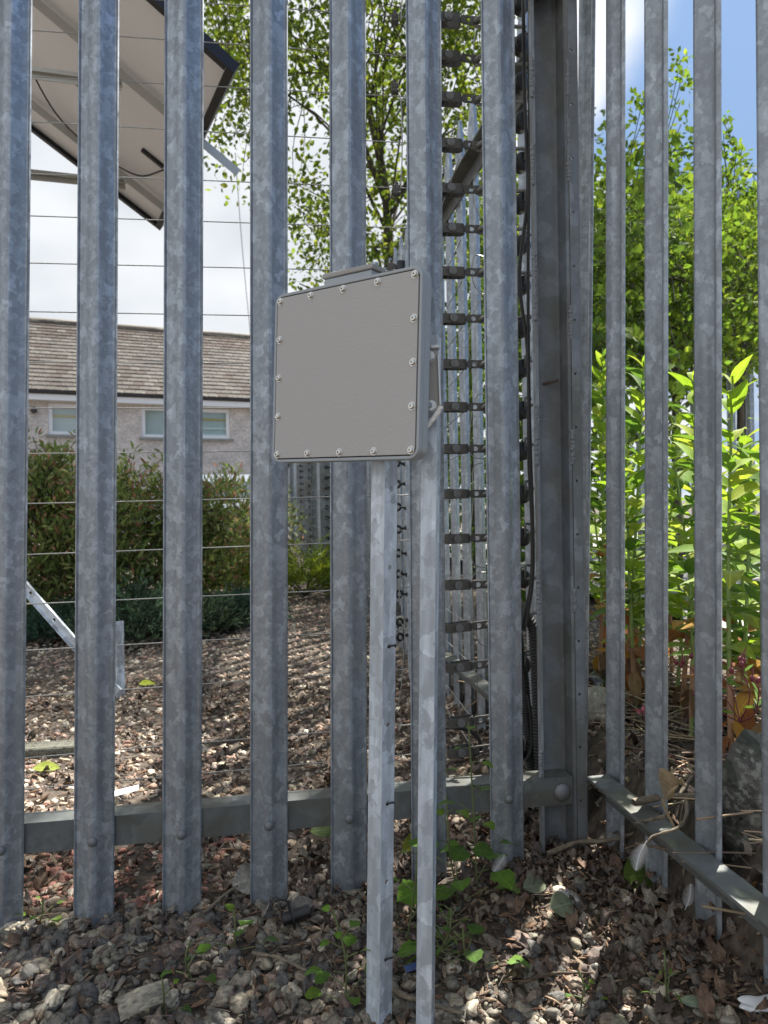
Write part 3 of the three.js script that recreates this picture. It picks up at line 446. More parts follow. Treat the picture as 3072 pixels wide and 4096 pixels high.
{
  const S = 1 / PXS;
  { const lo = at(1517 * S, 4080 * S, 1.08), hi = at(1541 * S, 1700 * S, 1.08), d = hi.clone().sub(lo); const a = lo.clone().addScaledVector(d, -0.12 / d.y);
    anglePost('mounting_post', 'galvanised angle post drilled with holes, black cable ties in some, under the enclosure', a, hi, [-0.0205, -0.018], [0.0195, -0.021], [0, 1, 2, 3, 4, 5, 6, 7].map((k) => 0.225 + k * 0.1205 - 0.02), [0.225 + 0.1205 * 0 - 0.02 + 0.002, 0.225 + 0.1205 * 2 - 0.02, 0.225 + 0.1205 * 4 - 0.02]); }
  { const lo = at(1725 * S, 4090 * S, 1.058), hi = at(1751 * S, 1338 * S, 1.058), d = hi.clone().sub(lo); const a = lo.clone().addScaledVector(d, -0.12 / d.y);
    anglePost('mounting_post', 'plain galvanised angle post behind the slotted bracket plate, topped below the enclosure corner', a, hi, [-0.0225, -0.004], [0.0068, -0.024], [], []); }
  // bracket plate with slots and nuts
  const p0 = at(1734 * S, 1513 * S, 1.038), g = thing('mounting_bracket', 'grey slotted bracket plate with two bright hex nuts at the enclosure edge', 'bracket', p0, -0.1); g.rotation.z = 0.02;
  const s = roundRect(0.05, 0.092, 0.003); for (const y of [0.012, -0.028]) { const h = new THREE.Path(); h.moveTo(-0.009, y - 0.012); h.lineTo(-0.002, y - 0.012); h.lineTo(-0.002, y + 0.012); h.lineTo(-0.009, y + 0.012); h.closePath(); s.holes.push(h); }
  mesh('plate', extrude(s, 0.002, 0.0003), M.bracket, g).position.x = -0.017;
  mesh('lip', merge([rbox(0.0035, 0.074, 0.009, 0.001, 0.0085, -0.004, 0.0035), new THREE.CylinderGeometry(0.004, 0.004, 0.012, 10).rotateZ(Math.PI / 2).translate(0.004, 0.044, 0.002)]), M.brightZinc, g);
  for (const y of [0.031, -0.0405]) {
    const n = mesh('hex_nut', merge([new THREE.CylinderGeometry(0.0078, 0.0078, 0.0065, 6).rotateX(Math.PI / 2), new THREE.CylinderGeometry(0.0088, 0.0088, 0.0016, 18).rotateX(Math.PI / 2).translate(0, 0, -0.004)]), M.brightZinc, g); n.position.set(-0.0055, y, 0.0075);
    const st = []; for (let k = 0; k < 9; k++) st.push(new THREE.CylinderGeometry(0.0042 + (k % 2) * 0.0006, 0.0042 + (k % 2) * 0.0006, 0.0012, 10).rotateX(Math.PI / 2).translate(0, 0, k * 0.0012));
    const t = mesh('threaded_stud', merge(st), M.brightZinc, n); t.rotation.y = -0.9;
  }
  // white braided cord
  const cp = [[1764, 1628], [1757, 1640], [1735, 1672], [1712, 1700], [1690, 1725]].map(([x, y], i) => at(x * S, y * S, 1.028 - i * 0.001));
  const strands = []; const cc = new THREE.CatmullRomCurve3(cp); for (let k = 0; k < 3; k++) { const l = []; for (let i = 0; i <= 26; i++) { const q = cc.getPointAt(i / 26), a = i * 0.3 + k * 2.09; l.push(V3(q.x + 0.0012 * Math.cos(a), q.y + 0.0012 * Math.sin(a), q.z + 0.0012 * Math.sin(a + 1))); } strands.push(tube(l, 0.0028, 52, 7)); }
  tag(mesh('white_cord', merge(strands), M.rope), 'white braided cord hanging from the bracket to behind the enclosure', 'cord');
}

// ───────────────────────── solar panel on its frame, upper left
{
  const S = 1 / PXS, B = at(990 * 0.663 * S, 1358 * 0.663 * S, 4.1), R0 = ray(1448 * 0.663 * S, 388 * 0.663 * S), Rp = R0.multiplyScalar((B.y - EYE) / R0.y).add(camera.position);
  const X = B.clone().sub(Rp).setY(0), W = X.length(); X.normalize();             // from the near lower corner to the far one
  const out = V3(-X.z, 0, X.x); if (out.x < 0) out.negate();                       // horizontal, the way the panel faces
  const tilt = 33 * RAD, U = out.clone().multiplyScalar(-Math.cos(tilt)).add(V3(0, Math.sin(tilt), 0)); // up the slope
  const N = V3().crossVectors(U, X); if (N.y < 0) N.negate();
  const g = thing('solar_panel', 'black framed solar panel seen from its white underside, on aluminium struts', 'solar panel', Rp.clone());
  g.quaternion.setFromRotationMatrix(new THREE.Matrix4().makeBasis(X, U, V3().crossVectors(X, U)));
  const zs = Math.sign(V3().crossVectors(X, U).dot(N)), Lh = 1.1, z = (v) => v * zs; // local z: + is the sunny side when zs = 1
  mesh('backsheet', box(W - 0.02, Lh - 0.02, 0.005, W / 2, Lh / 2, z(-0.010)), M.backsheet, g);
  mesh('cell_glass', box(W - 0.02, Lh - 0.02, 0.004, W / 2, Lh / 2, z(-0.004)), M.cellGlass, g);
  const fr = (w, h, x, y, lw, lh, lx, ly) => mesh('frame', merge([box(w, h, 0.04, x, y, z(-0.02)), box(lw, lh, 0.003, lx, ly, z(-0.0415))]), M.blackFrame, g);
  fr(W, 0.01, W / 2, 0.005, W, 0.032, W / 2, 0.016); fr(W, 0.01, W / 2, Lh - 0.005, W, 0.032, W / 2, Lh - 0.016);
  fr(0.01, Lh - 0.02, 0.005, Lh / 2, 0.032, Lh - 0.066, 0.016, Lh / 2); fr(0.01, Lh - 0.02, W - 0.005, Lh / 2, 0.032, Lh - 0.066, W - 0.016, Lh / 2);
  for (const [lam, ext] of [[0.325, 0.19], [0.81, 0.12]]) {
    const r = mesh('support_rail', merge([box(0.05, Lh + ext, 0.003, lam * W, (Lh - ext) / 2, z(-0.0455)), box(0.003, Lh + ext, 0.035, lam * W - 0.0235, (Lh - ext) / 2, z(-0.064))]), M.alu, g);
    for (const y of [0.2, 0.55, -ext + 0.03]) mesh('rail_bolt', new THREE.CylinderGeometry(0.009, 0.009, 0.008, 6).rotateX(Math.PI / 2).translate(lam * W + 0.006, y, z(-0.05)), M.brightZinc, r);
  }
  for (const [x, y] of [[0.55, 0.55], [0.62, 0.17]]) mesh('junction_box', rbox(0.022, 0.12, 0.018, 0.004, x * W, y, z(-0.022)), M.black, g);
  mesh('panel_cable', tube([V3(0.62 * W, 0.1, z(-0.03)), V3(0.74 * W, 0.2, z(-0.05)), V3(0.775 * W, 0.35, z(-0.06)), V3(0.77 * W, 0.6, z(-0.055)), V3(0.66 * W, 0.75, z(-0.05)), V3(0.62 * W, 0.8, z(-0.03))], 0.0042, 30), M.rubber, g);
  // struts to a mast standing out of view on the left
  g.updateMatrixWorld(true);
  const loc = (p) => g.worldToLocal(p.clone()), mast = V3(-2.35, 0, -2.75);
  const ends = [[V3(0.325 * W, 0.36, z(-0.085)), 2.62], [V3(0.81 * W, 0.24, z(-0.085)), 2.2]];
  for (const [e, y] of ends) { const a = loc(mast.clone().setY(y)); mesh('strut', merge([bar(a, e, 0.004, 0.05, loc(mast.clone().setY(y + 1)).sub(a).normalize()), bar(a, e, 0.04, 0.004, loc(mast.clone().setY(y + 1)).sub(a).normalize())]), M.alu, g); }
  mesh('mast', bar(loc(mast.clone().setY(0)), loc(mast.clone().setY(3.0)), 0.06, 0.06, V3(1, 0, 0)), M.zinc, g);
}
{ // ground stake and sloping brace
  const p = level(262, 1513, 0.0); p.y = G(p.x, p.z);
  const g = thing('ground_stake', 'short upright galvanised angle stake driven into the gravel', 'stake', p, 0.15);
  mesh('angle', sweep([[-0.016, 0.012], [-0.013, 0.016], [0.010, 0.002], [0.017, 0.012], [0.019, 0.010], [0.0125, -0.003], [0.009, -0.003]], [[-0.06, 1], [0.315, 1]], 1, 1), M.zinc, g);
  const top = at(50, 1262, 2.95), low = p.clone().add(V3(0.0, 0.03, 0.03)), d = top.clone().sub(low), L0 = d.length() / 0.72; d.normalize();
  const b = thing('sloping_brace', 'sloping galvanised channel brace with round holes, bolted to the stake foot', 'brace', low.clone());
  const X = V3().crossVectors(d, V3(0, 0, 1)).normalize(), Z = V3().crossVectors(X, d); b.quaternion.setFromRotationMatrix(new THREE.Matrix4().makeBasis(X, d, Z));
  const hs = []; for (let k = 0; k < 7; k++) hs.push([0, 0.1 + k * 0.15]);
  const pl = stripWithHoles(0.034, L0, 0.003, hs, 0.0065); uvByPos(pl, 3); mesh('web', pl, M.zinc, b);
  for (const q of [-1, 1]) { const f = box(0.003, L0, 0.016, q * 0.0185, L0 / 2, 0.0065); uvByPos(f, q); mesh('flange', f, M.zinc, b); }
  mesh('bolt', new THREE.CylinderGeometry(0.008, 0.008, 0.014, 6).rotateX(Math.PI / 2).translate(0, 0.03, 0.006), M.brightZinc, b);
}

// ───────────────────────── the house
{
  const S = 1 / PXS, A = at(99 * S, 1571 * S, 20), C = at(1008 * S, 1608 * S, 22.57);
  const D = C.clone().sub(A).setY(0).normalize(), F = V3(-D.z, 0, D.x); if (F.z < 0) F.negate();   // F: out of the facade
  const eave = (A.y + C.y) / 2, L = C.distanceTo(A);
  const g = thing('house', 'pebbledashed house with a mossy grey tiled roof behind the shrubs', 'house', A.clone().setY(0), Math.atan2(-D.z, D.x));
  const x0 = -3.2, x1 = L + 1.1, depth = 10, yw = eave - 0.12;
  const lx = (px, py) => { const r = ray(px * S, py * S), n = F, t = A.clone().sub(camera.position).dot(n) / r.dot(n); const p = r.multiplyScalar(t).add(camera.position); return [p.clone().sub(A).dot(D), p.y]; };
  const win = [[192, 1612, 352, 1741], [566, 1625, 921, 1756]].map(([a, b, c, d]) => { const p = lx(a, b), q = lx(c, d); return [p[0], q[0], q[1], p[1]]; });
  const sh = new THREE.Shape(); sh.moveTo(x0, -0.1); sh.lineTo(x1, -0.1); sh.lineTo(x1, yw); sh.lineTo(x0, yw); sh.closePath();
  for (const [a, b, lo, hi] of win) { const h = new THREE.Path(); h.moveTo(a, lo); h.lineTo(b, lo); h.lineTo(b, hi); h.lineTo(a, hi); h.closePath(); sh.holes.push(h); }
  const wg = new THREE.ExtrudeGeometry(sh, { depth: 0.25, bevelEnabled: false }).translate(0, 0, -0.25); const wall = mesh('wall', wg, M.wall, g);
  mesh('wall', box(0.25, yw + 0.1, depth - 0.25, x1 - 0.125, yw / 2 - 0.05, -depth / 2 - 0.125), M.wall, g);
  mesh('wall', box(x1 - x0, yw + 0.1, 0.25, (x0 + x1) / 2, yw / 2 - 0.05, -depth - 0.125), M.wall, g); mesh('wall', box(0.25, yw + 0.1, depth - 0.25, x0 + 0.125, yw / 2 - 0.05, -depth / 2 - 0.125), M.wall, g);
  const rp = at(1000 * S, 1330 * S, 22.57 + 4.6), rise = rp.y - yw - 0.52, run = 5.0;
  // gable
  const gs = new THREE.Shape(); gs.moveTo(0, yw); gs.lineTo(-depth, yw); gs.lineTo(-depth / 2, yw + rise * 0.97); gs.closePath();
  mesh('gable', new THREE.ExtrudeGeometry(gs, { depth: 0.25, bevelEnabled: false }).rotateY(-Math.PI / 2).translate(x1, 0, 0), M.wall, g);
  win.forEach(([a, b, lo, hi], i) => {
    const w = mesh('window', merge([box(b - a, 0.10, 0.08, (a + b) / 2, lo + 0.051, -0.1), box(b - a, 0.10, 0.08, (a + b) / 2, hi - 0.051, -0.1), box(0.10, hi - lo - 0.206, 0.08, a + 0.051, (lo + hi) / 2, -0.1), box(0.10, hi - lo - 0.206, 0.08, b - 0.051, (lo + hi) / 2, -0.1), ...(i === 1 ? [box(0.10, hi - lo - 0.206, 0.078, mix(a, b, 0.56), (lo + hi) / 2, -0.1)] : [])]), M.whitePaint, g);
    mesh('pane', box(b - a - 0.21, hi - lo - 0.21, 0.012, (a + b) / 2, (lo + hi) / 2, -0.11), new THREE.MeshPhysicalMaterial({ color: lin(0.9, 0.95, 0.95), transmission: 1, thickness: 0, roughness: 0.03, ior: 1.5 }), w);
    mesh('sill', box(b - a + 0.16, 0.07, 0.2, (a + b) / 2, lo - 0.036, 0.0), M.sill, w);
    mesh('roller_blind', box(b - a - 0.16, (hi - lo) * 0.96, 0.01, (a + b) / 2, (lo + hi) / 2, -0.2), M.blind, w);
    if (i < 2) { mesh('blind_slat', box((b - a) * (i ? 0.36 : 0.8), 0.06, 0.03, i ? mix(a, b, 0.8) : (a + b) / 2, mix(lo, hi, i ? 0.66 : 0.62), -0.165), M.blindWood, w); if (i) for (const q of [0.36, 0.14]) mesh('blind_slat', box((b - a) * 0.36, 0.05, 0.03, mix(a, b, 0.8), mix(lo, hi, q), -0.165), M.whitePaint, w); }
  });
  mesh('fascia', box(x1 - x0 + 0.3, 0.2, 0.03, (x0 + x1) / 2, yw + 0.0, 0.30), M.whitePaint, g);
  mesh('soffit', box(x1 - x0 + 0.3, 0.02, 0.31, (x0 + x1) / 2, yw - 0.085, 0.14), M.whitePaint, g);
  mesh('gutter', new THREE.CylinderGeometry(0.06, 0.06, x1 - x0 + 0.3, 10, 1, false, 0, Math.PI).rotateZ(Math.PI / 2).rotateX(0).translate((x0 + x1) / 2, yw + 0.12, 0.36), M.gutter, g);
  const lampP = lx(136, 1643); mesh('wall_lamp', merge([new THREE.SphereGeometry(0.09, 10, 8).translate(lampP[0], lampP[1], 0.1), box(0.06, 0.1, 0.1, lampP[0], lampP[1] + 0.06, 0.05)]), M.gutter, g);
  // roof: a deck with tiles laid in courses
  const pitch = Math.atan2(rise, run), sl = Math.hypot(rise, run) + 0.5, courses = 19, ch = sl / courses, cw = 0.30;
  const roof = mesh('roof', merge([box(x1 - x0 + 0.4, 0.08, sl, 0, -0.075, -sl / 2)]), M.gutter, g); roof.position.set((x0 + x1) / 2, yw + 0.16, 0.40); roof.rotation.x = pitch;
  const rb = mesh('roof', box(x1 - x0 + 0.4, 0.1, sl + 0.1, 0, 0, 0), M.tile, g); rb.position.set((x0 + x1) / 2, yw + rise / 2, -depth + run / 2 - 0.3); rb.rotation.x = -pitch;
  g.updateMatrixWorld(true);
  const tg = (() => { const q = box(cw - 0.012, 0.03, ch + 0.05); q.rotateX(-0.085); uvByPos2(q); return q; })();
  const tm = [[0.40, 0.375, 0.36], [0.33, 0.31, 0.3], [0.44, 0.415, 0.40], [0.27, 0.21, 0.18], [0.5, 0.485, 0.47], [0.2, 0.145, 0.11]].map((c) => { const m = M.tile.clone(); m.color = lin(...c); m.map = T_LICHEN.clone(); m.map.offset.set(hash3(c[0] * 100, 1, 1), hash3(c[1] * 100, 2, 2)); return m; });
  const places = [], n = Math.floor((x1 - x0 + 0.4) / cw), q0 = new THREE.Quaternion();
  for (let r = 0; r < courses; r++) for (let k = 0; k < n; k++) {
    const p = V3(-(x1 - x0 + 0.4) / 2 + (k + 0.5 + (r % 2) * 0.5) * cw, 0.012 * 0 + 0.006 * hash3(k, r, 1), -(r + 0.5) * ch);
    const w = roof.localToWorld(p.clone()), s = seen(w), X = s.x / PXS, vis = s.in && [[62, 173], [253, 357], [438, 543]].some(([a, b]) => X > a - 6 && X < b + 6);
    const mi = r > 13 && hash3(k, r, 3) < 0.55 ? (hash3(k, r, 8) < 0.5 ? 3 : 5) : Math.floor(hash3(k, r, 4) * 5) % 5;
    places.push({ p, q: q0, s: 1, w: vis ? w : V3(0, 0, 5), c: tm[mi].color.clone().multiplyScalar(1.6), m: mi });
  }
  scatter(roof, 'roof_tile', 'roof_tiles', [tg], M.tile, places, 300, tm);
  mesh('ridge_cap', new THREE.CylinderGeometry(0.16, 0.16, x1 - x0 + 0.4, 10).rotateZ(Math.PI / 2).translate(0, 0.0, -sl + 0.02), M.ridge, roof);
}
function uvByPos2(g) { const p = g.attributes.position, uv = []; for (let i = 0; i < p.count; i++) uv.push(p.getX(i), p.getZ(i) + p.getY(i)); g.setAttribute('uv', new THREE.Float32BufferAttribute(uv, 2)); }

// ───────────────────────── a parked car glimpsed through the shrubs
{
  const p = at(470, 1160, 14.5); p.y = 0.0;
  const g = thing('parked_car', 'silver car glimpsed through the gap in the shrubs', 'car', p, 1.9);
  const s = new THREE.Shape(); [[-2.0, 0.35], [-1.95, 0.75], [-1.2, 0.9], [-0.65, 1.38], [0.85, 1.42], [1.7, 0.95], [2.0, 0.85], [2.05, 0.4], [1.75, 0.28], [-1.7, 0.28]].forEach(([x, y], i) => i ? s.lineTo(x, y) : s.moveTo(x, y)); s.closePath();
  mesh('body', extrude(s, 1.5, 0.06, 3).translate(0, 0, -0.75), new THREE.MeshPhysicalMaterial({ color: lin(0.3, 0.33, 0.38), roughness: 0.3, metalness: 0.6, clearcoat: 1 }), g);
  const w = new THREE.Shape(); [[-1.05, 0.93], [-0.6, 1.32], [0.8, 1.36], [1.45, 0.97]].forEach(([x, y], i) => i ? w.lineTo(x, y) : w.moveTo(x, y)); w.closePath();
  for (const z of [-0.825, 0.815]) mesh('side_window', extrude(w, 0.012).translate(0, 0, z), M.pane, g);
  mesh('windscreen', bar(V3(-1.22, 0.97, 0), V3(-0.72, 1.38, 0), 1.3, 0.02, V3(0, 1, 0)), M.pane, g);
  for (const x of [-1.25, 1.25]) for (const z of [-0.72, 0.72]) { const t = mesh('wheel', new THREE.CylinderGeometry(0.31, 0.31, 0.2, 20).rotateX(Math.PI / 2).translate(x, 0.31, z), M.rubber, g); mesh('hub_cap', new THREE.CylinderGeometry(0.19, 0.19, 0.21, 12).rotateX(Math.PI / 2).translate(x, 0.31, z), M.alu, t); }
  for (const z of [-0.55, 0.55]) mesh('headlight', rbox(0.1, 0.14, 0.3, 0.03, -2.0, 0.72, z), M.whitePaint, g);
}

// ───────────────────────── trees and shrubs
const jitter = (c, r, k) => { const q = 1 + (r() - 0.5) * k; return lin(c[0] * q * (1 + (r() - 0.5) * k * 0.5), c[1] * q, c[2] * q); };
// crown: clump centres inside a volume; every clump is a spray of leaves on a branchlet
function plantTree({ name, label, category, group, base, seed, trunk, clumps, leafG, cols, tr = 0.5, leafS = 1, perClump, clumpR, limbR = 0.03, singles = 0, droop = 0.2, twigs = true, limbShare = 0.08 }) {
  const r = rng(seed), g = thing(name, label, category, base, 0, group), wood = [], ends = [];
  mesh('trunk', limb(trunk.map((p) => p.clone().sub(base)), trunk.r0, trunk.r1, 14, 9), M.bark, g);
  const tc = new THREE.CatmullRomCurve3(trunk.map((p) => p.clone().sub(base))), places = [];
  const mats = cols.map((c) => leafMat(lin(...c), tr)), imat = leafMat(lin(1, 1, 1), tr);
  for (const cw of clumps) {
    const c = cw.clone().sub(base);
    const main = wood.length < 3 || r() < limbShare;
    if (twigs && !main) { let s = ends[0], bd = 1e9; for (const e of ends) { const dd = e.distanceToSquared(c); if (dd < bd) { bd = dd; s = e; } } const m = s.clone().lerp(c, 0.5); m.y += 0.1 * c.distanceTo(s) * (r() - 0.3); m.x += (r() - 0.5) * 0.2 * c.distanceTo(s); wood.push(limb([s, m, c], 0.3 * limbR, 0.003, 5, 5)); }
    if (twigs && main) { const s = tc.getPointAt(Math.min(1, Math.max(0.15, (c.y / trunk[trunk.length - 1].clone().sub(base).y) * 0.75))), m = s.clone().lerp(c, 0.5); m.y += 0.12 * c.distanceTo(s); m.x += (r() - 0.5) * 0.2; wood.push(limb([s, m, c], limbR * (0.5 + 0.8 * r()), 0.3 * limbR, 6, 5)); ends.push(m, s.clone().lerp(c, 0.75).add(V3(0, 0.05, 0)), c); }
    for (let k = 0; k < perClump * (cw.thin || 1); k++) {
      const d = V3(r() - 0.5, (r() - 0.5) * 0.8, r() - 0.5).normalize().multiplyScalar((cw.cr || clumpR) * Math.cbrt(r())), p = c.clone().add(d);
      const dir = d.clone().normalize().multiplyScalar(0.6).add(V3((r() - 0.5) * 1.6, (r() - 0.5) * 1.6 - droop, (r() - 0.5) * 1.6)).normalize(), ci = Math.floor(r() * cols.length);
      places.push({ p, w: cw.clone().add(d), q: quatX(dir, r() * 6.3), s: leafS * (0.6 + 0.7 * r()), c: jitter(cols[ci], r, 0.4), m: ci });
    }
  }
  if (wood.length) mesh('branches', merge(wood), M.bark, g);
  scatter(g, 'leaf', 'crown', [leafG], imat, places, singles, mats);
  return g;
}
const withR = (pts, r0, r1) => Object.assign(pts, { r0, r1 });
const OVAL = leafGeo(0.062, 0.036, { n: 4, fold: 0.2, curl: 0.4 }), OVAL_S = leafGeo(0.05, 0.030, { n: 4, fold: 0.25, curl: 0.4 });
{ // the large tree behind the corner, its crown reaching over the compound
  const r = rng(11), cl = [], Dm = 7.6;
  const inCrown = (x, y) => { // outline of the foliage seen above the compound, in picture terms of the tree's own distance
    const lo = x < 470 ? 330 : x < 540 ? 410 : x < 640 ? 500 : x < 760 ? 590 : x < 900 ? 600 : 560; return x > 440 + Math.max(0, y - 120) * 0.06 && y < lo + 30 * Math.sin(x * 0.09); };
  while (cl.length < 440) { const x = 420 + r() * 700, y = -420 + r() * 1040; if (!inCrown(x, y)) continue; if (y > 250 && x < 620 && r() < 0.55) continue; if (fbm(x * 0.013, y * 0.013, 4, 3) < 0.42) continue; cl.push(at(x, y, Dm + (r() - 0.5) * 2.4)); }
  for (let k = 0; k < 36; k++) { const p = at(1230 + r() * 400, -170 - r() * 560, Dm + (r() - 0.5) * 2.6); if (fbm(p.x * 1.3, p.y * 1.3, p.z, 3) > 0.43) cl.push(p); }
  const b = at(842, 1000, Dm).setY(0.0);
  plantTree({ name: 'broadleaf_tree', label: 'large broadleaf tree with backlit yellow green leaves behind the insulator post', category: 'tree', base: b, seed: 5, trunk: withR([b.clone(), at(840, 600, Dm), at(835, 420, Dm), at(780, 150, Dm), at(740, -200, Dm)], 0.085, 0.02), clumps: cl, leafG: leafGeo(0.068, 0.04, { n: 4, fold: 0.2, curl: 0.4 }), cols: [[0.20, 0.27, 0.025], [0.23, 0.30, 0.03], [0.15, 0.22, 0.025], [0.28, 0.34, 0.035], [0.10, 0.16, 0.02]], tr: 0.6, perClump: 52, clumpR: 0.36, limbR: 0.02, singles: 220 });
}
{ // bush beyond the weeds on the right: tall shoots at the top, dense and shaded below
  const cols = [[0.19, 0.31, 0.03], [0.23, 0.36, 0.035], [0.12, 0.2, 0.025], [0.30, 0.41, 0.04]];
  const specs = [[1330, 5.3, 21, [[1290, 520], [1320, 380], [1350, 330]], 'leafy bush with tall shoots standing behind the gap beside the corner post'], [1460, 5.0, 22, [[1390, 210], [1470, 130], [1430, 300]], 'tallest leafy bush, its shoots rising against blue sky'], [1600, 5.5, 23, [[1590, 340], [1560, 260], [1640, 420]], 'leafy bush with a loose rounded top, beside the tallest bush']];
  for (const [px, d, seed, tips, label] of specs) {
    const r = rng(seed), cl = [], b = at(px, 1000, d); b.y = G(b.x, b.z);
    for (let k = 0; k < 190; k++) { const x = px + (r() + r() - 1) * 190, y = 440 + Math.pow(r(), 0.75) * 350; cl.push(at(x, y, d + (r() - 0.5) * 1.8)); }
    for (const [x, y] of tips) for (let q = 0; q < 9; q++) { const t = q / 8; cl.push(at(mix(x, px + (x - px) * 0.5, t) + (r() - 0.5) * 20 * t, mix(y, 500, t), d + (r() - 0.5) * 0.3)); cl[cl.length - 1].cr = 0.09 + 0.12 * t; }
    plantTree({ name: 'leafy_bush', label, category: 'bush', group: 'bushes beyond the side fence', base: b, seed: seed + 50, trunk: withR([b.clone(), at(px, 800, d), at(px + 10, 560, d), at((tips[0][0] + px) / 2, 480, d)], 0.04, 0.01), clumps: cl, leafG: OVAL_S, cols, tr: 0.55, perClump: 27, clumpR: 0.26, limbR: 0.012, singles: 130, droop: -0.35 });
  }
}
{ // hedge of bushes outside the side fence, seen between its pales
  const cols = [[0.12, 0.2, 0.025], [0.16, 0.25, 0.03], [0.08, 0.14, 0.02]];
  [[4.0, 1.7, 2.3, 'leafy bush outside the side fence, level with the first insulator post'], [6.0, 1.8, 2.5, 'leafy bush outside the side fence beyond the first insulator post'], [8.6, 1.9, 2.6, 'leafy bush near the far end of the side fence']].forEach(([s, off, h, label], i) => {
    const r = rng(140 + i), b = spt(s, 0, off), cl = []; b.y = G(b.x, b.z);
    for (let k = 0; k < 80; k++) { const a = r() * 6.3, q = Math.sqrt(r()); cl.push(b.clone().addScaledVector(S1, Math.cos(a) * q * 1.0).addScaledVector(O1, Math.sin(a) * q * 0.55).add(V3(0, 0.2 + r() * (h - 0.2), 0))); }
    plantTree({ name: 'hedge_bush', label, category: 'bush', group: 'bushes outside the side fence', base: b, seed: 150 + i, trunk: withR([b.clone(), b.clone().add(V3(0, h * 0.4, 0)), b.clone().add(V3(0, h * 0.8, 0))], 0.03, 0.01), clumps: cl, leafG: leafGeo(0.07, 0.042, { n: 3, fold: 0.2, curl: 0.3 }), cols, tr: 0.45, perClump: 44, clumpR: 0.22, limbR: 0.01 });
  });
}
{ // overhanging tree out of view on the right: its crown shades the corner
  const r = rng(31), cl = [], c0 = V3(1.9, 5.25, -4.5);
  while (cl.length < 30) { const d = V3((r() - 0.5) * 2, (r() - 0.5) * 2, (r() - 0.5) * 2); if (d.lengthSq() > 1) continue; d.multiply(V3(0.42, 0.65, 1.15)); const p = c0.clone().add(V3(d.x * Math.cos(SUN_AZ) + d.z * Math.sin(SUN_AZ), d.y, d.x * Math.sin(SUN_AZ) - d.z * Math.cos(SUN_AZ))); if (seen(p).in) continue; cl.push(p); }
  const b = V3(3.7, 0.2, -4.6);
  plantTree({ name: 'overhanging_tree', label: 'broadleaf tree standing outside the side fence, its crown shading the corner', category: 'tree', base: b, seed: 9, trunk: withR([b.clone(), V3(3.65, 2.2, -4.6), V3(3.2, 4.2, -4.55), V3(2.3, 5.3, -4.5)], 0.09, 0.025), clumps: cl, leafG: leafGeo(0.095, 0.06, { n: 4, fold: 0.2, curl: 0.3 }), cols: [[0.12, 0.2, 0.02], [0.15, 0.24, 0.025]], tr: 0.4, perClump: 34, clumpR: 0.3, limbR: 0.02 });
}
{ // more trees far behind the side fence and the yard
  const cols = [[0.08, 0.14, 0.02], [0.11, 0.18, 0.02], [0.06, 0.10, 0.018]];
  const far = [[1420, 640, 8.5, 1.6, 41, 'dark dense tree far behind the bushes, over the distant fence'], [1250, 560, 10, 1.9, 42, 'dense tree far behind the corner post'], [1610, 640, 9.5, 1.3, 43, 'small tree at the end of the distant fence']];
  for (const [x, y, d, R, seed, label] of far) {
    const r = rng(seed), cl = [], c = at(x, y, d); const b = c.clone().setY(0);
    while (cl.length < 130) { const q = V3((r() - 0.5) * 2, (r() - 0.5) * 2, (r() - 0.5) * 2); if (q.lengthSq() < 1) cl.push(c.clone().add(q.multiply(V3(R, R * 0.8, R)))); }
    plantTree({ name: 'dense_tree', label, category: 'tree', group: 'trees behind the side fence', base: b, seed: seed + 7, trunk: withR([b.clone(), b.clone().setY(1), c.clone()], 0.1, 0.03), clumps: cl, leafG: leafGeo(0.1, 0.06, { n: 3, fold: 0.2, curl: 0.3 }), cols, tr: 0.4, perClump: 40, clumpR: 0.36 });
  }
}
